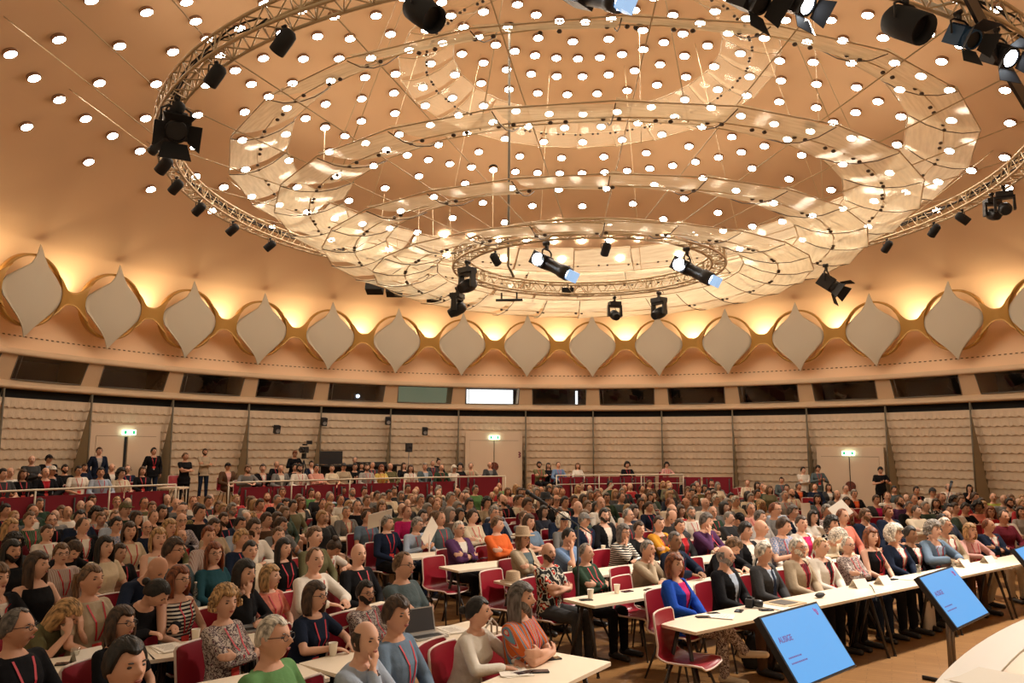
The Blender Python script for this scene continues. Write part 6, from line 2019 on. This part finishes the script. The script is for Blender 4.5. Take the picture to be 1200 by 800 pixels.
for o in list(COL.objects):
    if o.type == 'EMPTY' and o.name.startswith('laptop'):
        # lids stand up, their backs towards the stage
        o.rotation_euler.z += PI
        for ch in o.children:
            if ch.name.startswith('lid'):
                me = ch.data; M = Matrix.Translation((0, -.11, .014)) @ Matrix.Rotation(rad(105), 4, 'X') @ Matrix.Translation((0, .11, -.014)); me.transform(M)
mb = MB(); mb.prism([(-.21, -.15), (.21, -.15), (.21, .15), (-.21, .15)], 0, .012); mb.prism([(-.12, -.10), (.12, -.10), (.12, .10), (-.12, .10)], .012, .016, None, 1)
tag(build('dark_folder', mb, [mat('folder_tan', (.5, .36, .22), .6), mat('folder_dark', (.08, .075, .07), .5)], None, on_table(918, 707), (0, 0, TRZ)), 'tan folder with a dark notebook on the front table, before the beige jacket', 'folder')
mb = MB(); mb.ell((0, 0, .03), (.085, .035, .028), 16, 10); mb.box((0, .0, .028), (.15, .05, .004)); tag(build('glasses_case', mb, BLACKM, None, on_table(961, 700), (0, 0, TRZ)), 'black oval glasses case on the front table before the white jacket', 'glasses case')
cam_ = empty('photo_camera', on_table(879, 711), (0, 0, TRZ+.4)); tag(cam_, 'black photo camera lying on the front table near the bald person in black', 'camera')
mb = MB(); mb.box((0, 0, .045), (.14, .07, .085)); mb.box((0, 0, .095), (.05, .06, .03), None, 0, .7); build('camera_body', mb, BLACKM, cam_)
mb = MB(); mb.lathe([(0, 0), (.036, 0), (.038, .05), (.033, .10), (.028, .10), (.026, .07), (0, .07)], 18, Matrix.Rotation(PI/2, 3, 'X'), 0, (0, -.03, .045)); build('lens', mb, BLACK, cam_)
h_ = new_obj('straw_hat', HATM, None, on_table(601, 681)+Vector((0, 0, -.045)), (0, 0, .5)); h_.color = (*COLS['tan'], 1); tag(h_, 'straw hat lying on the table beside the person who wears one', 'hat')
mb = MB(); pts = [on_table(1019, 685, .004), on_table(1022, 688, .006), on_table(1025, 694, .004), on_table(1027, 699, -.05)]; mb.tube([(p.x, p.y, p.z) for p in pts], .005, 5); tag(build('cable', mb, BLACKM), 'thin cable hanging over the edge of the front table between name cards', 'cable')
b_ = empty('water_bottle', on_table(228, 706)); tag(b_, 'small clear water bottle before the teal top', 'bottle')
mb = MB(); mb.lathe([(0, 0), (.03, .002), (.032, .12), (.014, .17), (.012, .2), (0, .2)], 16); build('bottle_body', mb, TUMBLER, b_); mb = MB(); mb.lathe([(0, .2), (.014, .2), (.014, .215), (0, .215)], 12); build('cap', mb, PIPE, b_)
# ---- bags and things on the floor
def tote(loc, rz, s, label, col):
    root = empty('tote_bag', loc, (0, 0, rz)); tag(root, label, 'bag'); mb = MB(); V = []; F = []
    for j, (z, w, d) in enumerate(((0, .17, .05), (.03, .18, .06), (.18, .175, .055), (.30, .18, .035), (.36, .17, .03))):
        for k in range(16):
            a = 2*PI*k/16; V.append((w*s*math.copysign(abs(math.cos(a))**.6, math.cos(a)), d*s*math.sin(a)*(1+.15*math.sin(3*a+j)), z*s))
    for j in range(4):
        for k in range(16): F.append((j*16+k, j*16+(k+1) % 16, (j+1)*16+(k+1) % 16, (j+1)*16+k))
    F.append(tuple(range(16))[::-1]); mb.add(V, F, 0, True); build('bag_body', mb, col, root)
    for sy in (-1, 1):
        mb = MB(); mb.tube([(-.08*s, sy*.03*s, .34*s), (-.07*s, sy*.03*s, .50*s), (0, sy*.035*s, .56*s), (.07*s, sy*.03*s, .50*s), (.08*s, sy*.03*s, .34*s)], .009*s, 6); build('handle', mb, col, root)
p = at(1090, 737, 0); tote((p.x, p.y, 0), TRZ+.2, 1.05, 'white tote bag with loop handles standing on the floor under the front table', mat('canvas_white', (.58, .50, .42), .9, bump=(9, .6)))
p = at(572, 800, .35); tote((p.x, p.y, 0.28), 1.0, 1.1, 'white cloth bag on the chair before the white blouse, bottom middle', MATS['canvas_white'])
def backpack(loc, rz, label, s=1):
    root = empty('backpack', loc, (0, 0, rz)); tag(root, label, 'bag'); mb = Limb(); mb.loft([((0, 0, .0), .13*s, .08*s, Matrix.Identity(3)), ((0, 0, .05*s), .15*s, .10*s, Matrix.Identity(3)), ((.01, 0, .22*s), .14*s, .09*s, Matrix.Identity(3)), ((.02, .01, .34*s), .10*s, .06*s, Matrix.Identity(3)), ((.02, .01, .37*s), .04*s, .03*s, Matrix.Identity(3))], 16)
    build('bag_body', mb, mat('backpack_cloth', (.02, .02, .018), .9, bump=(12, .6)), root); m2 = MB(); m2.tube([(-.03*s, 0, .36*s), (-.02*s, 0, .42*s), (.04*s, 0, .42*s), (.05*s, 0, .36*s)], .01, 6); build('handle', m2, BLACKM, root); m3 = MB(); m3.box((0, .10*s, .12*s), (.2*s, .05*s, .16*s)); build('front_pocket', m3, MATS['backpack_cloth'], root)
p = at(886, 782, 0); backpack((p.x, p.y, 0), .4, 'black backpack on the floor under the front table, near crossed white sneakers')
p = at(1025, 735, 0); backpack((p.x, p.y, 0), 1.2, 'black bag on the floor below the black sleeveless top, front row', .9)
# coats over a chair: hung jackets behind the floral shirt and green pullover
for (x, y, lb_) in ((628, 700, 'black coat hanging over the chair of the floral shirt'), (762, 585, 'black coat hanging on a back-row chair')):
    p = at(x, y, .6); mb = Limb(); I3 = Matrix.Identity(3); mb.loft([((0, 0, .12), .20, .05, I3), ((0, 0, .45), .22, .07, I3), ((0, 0, .80), .21, .06, I3), ((0, 0, .88), .16, .04, I3)], 18); phi = math.atan2(-(FOCAL.x-p.x), FOCAL.y-p.y)
    tag(build('coat', mb, mat('coat_black', (.012, .012, .013), .9, bump=(8, .6)), None, (p.x, p.y, 0), (0, 0, phi)), lb_, 'coat')
# ---- microphone stands, paper-board poles, held papers
def mic_stand(x, y, zt, tip, label, thin=.011):
    f_ = at(x, y, 0); root = empty('microphone_stand', (f_.x, f_.y, 0)); tag(root, label, 'microphone stand'); mb = MB()
    for k in range(3): a = 2*PI*k/3+.3; mb.tube([(0, 0, .05), (.28*math.cos(a), .28*math.sin(a), .012)], .012, 6)
    build('tripod_foot', mb, BLACKM, root); mb = MB(); mb.tube([(0, 0, .04), (0, 0, zt)], thin, 8); build('pole', mb, BLACKM, root)
    d = Vector(tip); mb = MB(); mb.tube([Vector((0, 0, zt))-d*.25, Vector((0, 0, zt))+d*.55], .008, 6); build('boom', mb, BLACKM, root)
    e = Vector((0, 0, zt))+d*.55; mb = MB(); mb.tube([e, e+d*.30], .02, 8, rads=[.016, .024]); mb.ell(e+d*.34, (.03, .03, .03), 10, 8); build('microphone', mb, BLACKM, root)
mic_stand(678, 778, 1.52, (-.62, -.30, .42), 'tall black microphone stand in the aisle, microphone pointing up left')
mic_stand(1114, 680, 1.35, (.2, .1, .5), 'thin black microphone stand behind the front row at the right', .009)
def board_pole(x, y, zt, w, h, rot, label):
    f_ = at(x, y, 0); root = empty('paper_board_on_pole', (f_.x, f_.y, 0)); tag(root, label, 'board'); mb = MB(); mb.tube([(0, 0, .01), (0, 0, zt)], .014, 8); mb.lathe([(0, 0), (.16, 0), (.16, .012), (0, .016)], 20); build('pole', mb, PIPE, root)
    mb = MB(); mb.box((0, 0, 0), (w, .008, h)); o = build('board', mb, PAPER, root, (0, 0, zt+.02)); o.rotation_euler = rot
board_pole(502, 702, 1.02, .30, .42, (rad(8), rad(38), rad(75)), 'narrow white board on a pale pole in the aisle, seen nearly edge-on')
board_pole(443, 690, 1.15, .44, .32, (rad(35), rad(-12), rad(35)), 'white board on a short pale pole behind the bald person in black')
for (x, y, z, w, h, rot, lb_) in ((985, 598, 1.30, .34, .30, (rad(60), rad(-30), .3), 'large white sheet held up in the back right rows'), (945, 603, 1.0, .26, .50, (rad(85), 0, .5), 'white sheet hanging down before the pale shirt in the back right rows'),
        (1079, 573, 1.2, .16, .05, (rad(80), 0, .2), 'small white paper strip in a raised hand near the right door'), (712, 573, 1.3, .42, .06, (rad(80), rad(-40), .2), 'rolled white paper pointed up in the rear rows')):
    p = at(x, y, z); mb = MB(); mb.box((0, 0, 0), (w, h, .004)); mb.box((0, 0, .003), (w*.96, h*.96, .002)); tag(build('paper_sheet', mb, PAPER, None, p, rot), lb_, 'paper')
# ---- at the back: video camera on tripod, speaker on stand, desk, lamp, wall speakers
P_ = [q for q in PEOPLE if q['x'] == 345][0]['o'].location
tp = empty('video_camera', (P_.x+.45, P_.y-.25, PLZ)); tag(tp, 'black video camera on a tripod on the platform with its red-haired operator', 'video camera')
mb = MB()
for k in range(3): a = 2*PI*k/3; mb.tube([(0, 0, 1.35), (.42*math.cos(a), .42*math.sin(a), .01)], .02, 6)
build('tripod', mb, BLACKM, tp); mb = MB(); mb.box((0, 0, 1.72), (.18, .42, .22)); mb.box((0, .05, 1.90), (.10, .24, .06)); mb.tube([(0, -.2, 1.45), (.05, .3, 1.40)], .015, 6); mb.box((0, 0, 1.50), (.12, .16, .2)); build('camera_body', mb, BLACKM, tp)
mb = MB(); mb.lathe([(0, 0), (.07, 0), (.085, .14), (.07, .14), (0, .1)], 14, Matrix.Rotation(PI/2, 3, 'X'), 0, (0, -.20, 1.72)); build('lens', mb, BLACK, tp); mb = MB(); mb.box((.16, .05, 1.98), (.2, .03, .13)); build('viewfinder', mb, BLACKM, tp)
def wallspk(x, y, z, label):
    p = at(x, y, z) if False else None
    d = CF + CR*((x-600)/FPX) - CU*((y-400)/FPX); t = 10
    while t < 45:
        q_ = CAM+d*t
        if math.hypot(q_.x, q_.y) > 16.75 and q_.y > -8: break
        t += .05
    th = math.degrees(math.atan2(q_.x, q_.y)); root = empty('wall_speaker'); root.matrix_world = frame_at(th, 16.8, q_.z, rad(12)); tag(root, label, 'speaker'); mb = MB(); mb.box((0, 0, 0), (.20, .22, .32)); mb.tube([(0, -.1, 0), (0, -.5, .05)], .02, 6); build('cabinet', mb, BLACKM, root)
    mb = MB(); mb.lathe([(0, .0), (.07, .0), (.08, .006)], 16, Matrix.Rotation(-PI/2, 3, 'X'), 0, (0, .115, -.04)); build('cone', mb, GREY, root)
wallspk(325, 503, 0, 'small black speaker on the tiled wall, left one'); wallspk(498, 505, 0, 'small black speaker on the tiled wall, just left of the middle door')
wallspk(380, 494, 0, 'tiny black device hanging high on the tiled wall, third bay left of the middle door'); wallspk(455, 493, 0, 'tiny black device hanging beside the pole near the middle door')
th = math.degrees(math.atan2(*(at(462, 525, 2.30).xy))) if False else -27
sp_ = pol(TH0-28.2, 15.9, PLZ); root = empty('speaker_on_stand', sp_, (0, 0, PI-rad(TH0-28.2))); tag(root, 'black loudspeaker on a thin upright stand on the platform left of the middle door', 'speaker')
mb = MB(); mb.tube([(0, 0, .02), (0, 0, 1.65)], .018, 8); build('stand', mb, GREY, root); mb = MB()
for k in range(3): a = 2*PI*k/3; mb.tube([(0, 0, .5), (.35*math.cos(a), .35*math.sin(a), .01)], .012, 6)
build('stand_leg', mb, BLACKM, root); mb = MB(); mb.box((0, 0, 1.82), (.24, .24, .36)); mb.lathe([(0, 0), (.08, 0), (.085, .01)], 14, Matrix.Rotation(-PI/2, 3, 'X'), 0, (0, .122, 1.77)); build('cabinet', mb, BLACKM, root)
pd = pol(TH0-36, 15.3, PLZ); root = empty('control_desk', pd, (0, 0, -rad(TH0-36))); tag(root, 'dark control desk with screens behind the last platform row', 'desk')
mb = MB(); mb.box((0, 0, 1.12), (3.2, .7, .06)); mb.box((0, .2, .55), (3.1, .05, 1.1)); build('desk_body', mb, BLACKM, root); mb = MB(); mb.box((-1.2, .1, 1.42), (.9, .06, .5)); mb.box((-1.2, .1, 1.16), (.2, .16, .04)); build('screen', mb, BLACK, root); mb = MB(); mb.box((.4, 0, 1.20), (1.1, .5, .10)); build('mixing_console', mb, BLACKM, root)
lp = at(1061, 596, 0.2); root = empty('round_lamp_on_pole', (lp.x, lp.y, 0)); d_ = (lp-CAM).length; zt = at(1061, 552, 1.5)
hh = CAM.z-(553-526)/FPX*(Vector((lp.x, lp.y, 0))-Vector((CAM.x, CAM.y, 0))).length
mb = MB(); mb.tube([(0, 0, 0.01), (0, 0, hh-.1)], .015, 8); mb.lathe([(0, 0), (.16, 0), (.16, .015), (0, .02)], 20); build('pole', mb, BLACKM, root); mb = MB(); mb.ell((0, 0, hh), (.15, .15, .11), 20, 12); build('white_disc', mb, mat('disc_white', (.8, .72, .6), .6), root); tag(root, 'round white disc on a black pole between the right door and the wall', 'sign')
p = at(203, 571, 1.35); root = empty('small_white_table', (p.x, p.y, PLZ)); tag(root, 'small white table on the platform at the end of the left railing', 'table'); mb = MB(); mb.box((0, 0, .74), (.6, .5, .05)); build('tabletop', mb, WHITE, root)
for sx in (-1, 1):
    for sy in (-1, 1): mb = MB(); mb.tube([(sx*.26, sy*.2, 0), (sx*.26, sy*.2, .72)], .015, 6); build('leg', mb, RAILM, root)
p = at(649, 570, .75); mb = Limb(); I3 = Matrix.Identity(3); mb.loft([((0, 0, 0), .5, .28, I3), ((0, 0, .5), .5, .28, I3), ((.03, 0, .72), .42, .24, I3), ((0, 0, .82), .2, .12, I3)], 20)
tag(build('covered_stack', mb, mat('cloth_tan', (.45, .34, .24), .9, bump=(5, .8)), None, (p.x, p.y, 0)), 'tan cloth-covered heap at the foot of the steps near the middle door', 'covered heap')
# chairs under everyone near enough to show one
for q in PEOPLE:
    if 'chair' in q and (q['o'].location-CAM).length < 40:
        x, y, phi, zf = q['chair']; q['chairobj'] = chair(x, y, phi, (not q['far']) and (q['o'].location-CAM).length < 12.5 and q['x'] > 450, None, zf)
# ================================================================ DENSE REST OF THE CROWD: seated people too small and hidden to tell apart
def low(me, ratio):
    o = bpy.data.objects.new('tmp', me); COL.objects.link(o); m_ = o.modifiers.new('d', 'DECIMATE'); m_.ratio = ratio
    r = bpy.data.meshes.new_from_object(o.evaluated_get(bpy.context.evaluated_depsgraph_get())); bpy.data.objects.remove(o)
    return [v.co.copy() for v in r.vertices], [tuple(p.vertices) for p in r.polygons], [p.material_index for p in r.polygons]
crg = random.Random(5)
cm = MB(); cmats = []
def cmi(m_):
    if m_ not in cmats: cmats.append(m_)
    return cmats.index(m_)
SK = [mat('crowd_skin_%d' % i, c, .55) for i, c in enumerate(((.70, .42, .30), (.60, .33, .21), (.62, .38, .27)))]
HR = [mat('crowd_hair_%d' % i, c, .5) for i, c in enumerate((HCOL['k'], HCOL['n'], HCOL['l'], HCOL['g'], HCOL['y']))]
CL = [mat('crowd_cloth_%s' % n_, COLS[n_], .85) for n_ in ('black', 'navy', 'white', 'dgrey', 'grey', 'lblue', 'cream', 'brown', 'black', 'red', 'olive', 'dgreen', 'black')]
LOWS = []
for pose, fem, yaw, hs in (('lap', False, 0, 'short'), ('lap', True, 18, 'bob'), ('cross', False, 18, 'crop'), ('lap', False, -18, 'fringe'), ('cross', True, 0, 'long')):
    if (pose, fem, yaw) not in _cache: pose_kit(pose, fem, yaw)
    K = pose_kit(pose, fem, yaw); LOWS.append((K, low(K['body'], .06), low(pose_top(pose, fem, 2, False)['mesh'], .12), low(HAIRS[hs], .5)))
taken = [(q['o'].location.x, q['o'].location.y) for q in PEOPLE]; nadd = 0
tries = 0
while nadd < 150 and tries < 9000:
    tries += 1
    x = crg.uniform(0, 1199); y = crg.uniform(566, 606); hp = at(x, y, 1.2)
    if math.hypot(hp.x-PC.x, hp.y-PC.y) > PR-.9 or math.hypot(hp.x, hp.y) > 15.8 or (hp-CAM).length < 13.5: continue
    if x > 905 and y < 580: continue
    if 925 < x < 1060 and y < 600 : continue
    if min((hp.x-a)**2+(hp.y-b)**2 for a, b in taken) < .36: continue
    # keep the listed heads visible
    if any(abs(q['x']-x) < 7 and 2 < y-q['y'] < 9 for q in PEOPLE): continue
    if any(abs(bx-x) < 8 and abs(by-y) < 9 for bx, by in BACKROW[:-1]): continue
    taken.append((hp.x, hp.y)); nadd += 1
    K, B_, T_, H_ = crg.choice(LOWS); phi = math.atan2(-(FOCAL.x-hp.x), FOCAL.y-hp.y)+crg.uniform(-.15, .15); s = crg.uniform(.95, 1.02)
    M = Matrix.Translation((hp.x, hp.y, 0)) @ Matrix.Rotation(phi, 4, 'Z') @ Matrix.Scale(s, 4)
    sk_, hr_, cl_ = cmi(crg.choice(SK)), cmi(crg.choice(HR)), cmi(crg.choice(CL)); ey = cmi(EYEM)
    for (V, F, mi), m_, MM in ((B_, sk_, M), (T_, cl_, M), (H_, hr_, M @ K['HM'])):
        o0 = len(cm.v); cm.v += [tuple(MM @ v) for v in V]; cm.f += [tuple(i+o0 for i in f) for f in F]; cm.mi += [(ey if (m_ == sk_ and q_ > 0) else m_) for q_ in mi]; cm.sm += [True]*len(F)
tag(build('seated_crowd', cm, cmats), 'rest of the seated crowd in the rear rows, mostly hidden between the nearer heads', 'crowd', None, 'stuff')
# ================================================================ LABELS OF THE PEOPLE AND THEIR CHAIRS
def zone(q):
    x, y = q['x'], q['y']
    if q['zf'] > .3: return 'on the platform left of the steps' if x < 255 else 'on the platform before the middle door' if x < 600 else 'on the platform right of the middle door'
    if q['st']: return 'beside the right door'
    if q['o'].get('frontrow'): return 'in the front row'
    if x < 560 and y >= 640: return 'at the near left tables'
    if x >= 600 and y >= 600 and not q['far']: return 'at the right-block tables'
    if x < 200: return 'in the rows below the left platform'
    if x < 400: return 'in the rows below the steps'
    if x < 600: return 'in the rows below the middle door'
    if x < 780: return 'right of the middle door'
    if x < 930: return 'in the rows left of the right door'
    return 'in the rows below the right door'
HAND = {(20, 737): 'person in black shirt and glasses at the lower left picture corner', (67, 722): 'person in olive top bent over with face in both hands', (140, 702): 'person in black with hair in a bun, bent down over the table, lower left', (142, 731): 'person with glasses in black top and red lanyard, lower left',
 (147, 782): 'dark head in a black top at the bottom edge, lower left', (320, 748): 'person in a green t-shirt and glasses at the bottom edge', (424, 752): 'person in pale blue shirt holding the face in one hand', (465, 722): 'person in steel blue shirt beside the grey laptop', (562, 718): 'person in white blouse leaning on the nearest table',
 (604, 702): 'person in an orange and blue striped top with folded arms', (366, 700): 'person in navy top and glasses, arms stretched on the table', (265, 707): 'person in a speckled blouse with folded arms before the silver laptop', (195, 680): 'person in black-and-white striped sleeveless top with red badge',
 (316, 676): 'person in coral top with red lanyard', (186, 666): 'person in navy with bowed bald head', (241, 650): 'person in teal top with long hair and glasses', (791, 662): 'person in royal blue jacket over magenta, legs crossed, front row', (850, 652): 'bald person in black jacket beside the blue jacket, front row',
 (895, 648): 'person in dark grey suit with a tie, front row', (934, 642): 'person in beige jacket over wine red, front row', (962, 641): 'person in white jacket over black, front row', (994, 639): 'person in speckled shirt with folded arms, front row', (1021, 629): 'person in black sleeveless top with bare arms, front row',
 (1048, 626): 'person in navy jacket with a big red badge, front row', (1090, 622): 'person in grey-blue jacket, forearms on the front table', (1139, 622): 'person in pale pink jacket at the front table', (1158, 616): 'person in navy jacket with folded arms at the right end of the front row',
 (643, 648): 'person in dark floral shirt with folded arms at the aisle', (687, 648): 'person in dark green pullover with folded arms by the microphone stand', (758, 644): 'person in grey-beige shirt, hand at the mouth', (730, 624): 'person in black-and-white striped shirt, hand at the chin', (768, 614): 'person in a mustard yellow jacket',
 (613, 631): 'person wearing a straw hat and beige cardigan', (665, 629): 'person in blue with one arm raised to the head', (583, 615): 'person in orange hooded top with folded arms', (538, 620): 'person in white with a dark scarf and folded arms', (485, 615): 'person in pale blue shirt reading a white board',
 (345, 532): 'person standing in black at the video camera on the platform', (116, 529): 'person in navy jacket standing before the left door', (180, 529): 'person in black suit standing at the right side of the left door', (217, 535): 'person all in black standing on the platform by the steps', (240, 530): 'person in beige shirt with folded arms standing right of the one in black',
 (1031, 551): 'person in black t-shirt reading a paper before the right door', (958, 549): 'person in slate grey standing left of the right door', (941, 551): 'person in white shirt standing left of the grey one by the right door', (780, 545): 'person in pink leaning on the wide red parapet', (574, 545): 'person in dark grey jacket seated before the middle door'}
ORD = ['leftmost', 'second from left', 'third from left', 'fourth from left', 'fifth from left', 'sixth from left', 'seventh from left', 'eighth from left', 'ninth from left', 'tenth from left', '11th from left', '12th from left', '13th from left', '14th from left', '15th from left']
groups = {}
for q in PEOPLE:
    if (q['x'], q['y']) in HAND: continue
    groups.setdefault((q['desc'], zone(q)), []).append(q)
SHORT = {'short-sleeved top': 'short sleeves', 'long-sleeved shirt': 'long sleeves'}
for (d_, z_), L in groups.items():
    L.sort(key=lambda q: q['x'])
    for i, q in enumerate(L):
        tail = q['pose'].replace(' on the table', ' forward') if len(L) == 1 else ORD[min(i, 14)]+' of such'
        t = 'person in %s, %s, %s' % (d_, tail if len(L) > 1 else tail, z_)
        w_ = t.split()
        if len(w_) > 16: t = t.replace('the middle door', 'middle door').replace('the steps', 'steps').replace('the left platform', 'left platform').replace('the rows', 'rows').replace('short-sleeved top', 'top').replace('long-sleeved shirt', 'shirt').replace('both hands raised in front', 'hands raised').replace('leaning back with arms folded', 'leaning back')
        if len(t.split()) > 16: t = t.replace(' of such,', ',').replace('person in', 'one in').replace(' and glasses', ', glasses').replace('black-and-white', 'monochrome').replace('on the platform', 'on platform')
        if len(t.split()) > 16: t = t.replace('hands in lap, ', '')
        t = ' '.join(t.split()); q['label'] = t
for q in PEOPLE:
    q['o']['label'] = HAND.get((q['x'], q['y']), q['label'])
    # which zone group
    q['o']['group'] = 'people '+zone(q)
    if 'chairobj' in q:
        l_ = q['o']['label']; sub = l_[10:] if l_.startswith('person in ') else l_.replace('person ', '')
        t = 'red chair under the person in '+l_[10:] if l_.startswith('person in ') else 'red chair under the '+l_
        w_ = t.split()
        if len(w_) > 16:
            t = l_.replace('person', 'chair under person').replace('one in', 'chair of one in').replace(' the ', ' ').replace(' with ', ', ').replace(' of such', '')
            if len(t.split()) > 16: t = t.replace('short-sleeved ', '').replace('long-sleeved ', '').replace('chair under person', 'chair,').replace(' in rows', ', rows').replace(' a ', ' ')
            t = ' '.join(t.split()[:16])
        q['chairobj']['label'] = t; q['chairobj']['group'] = 'chairs people sit on'
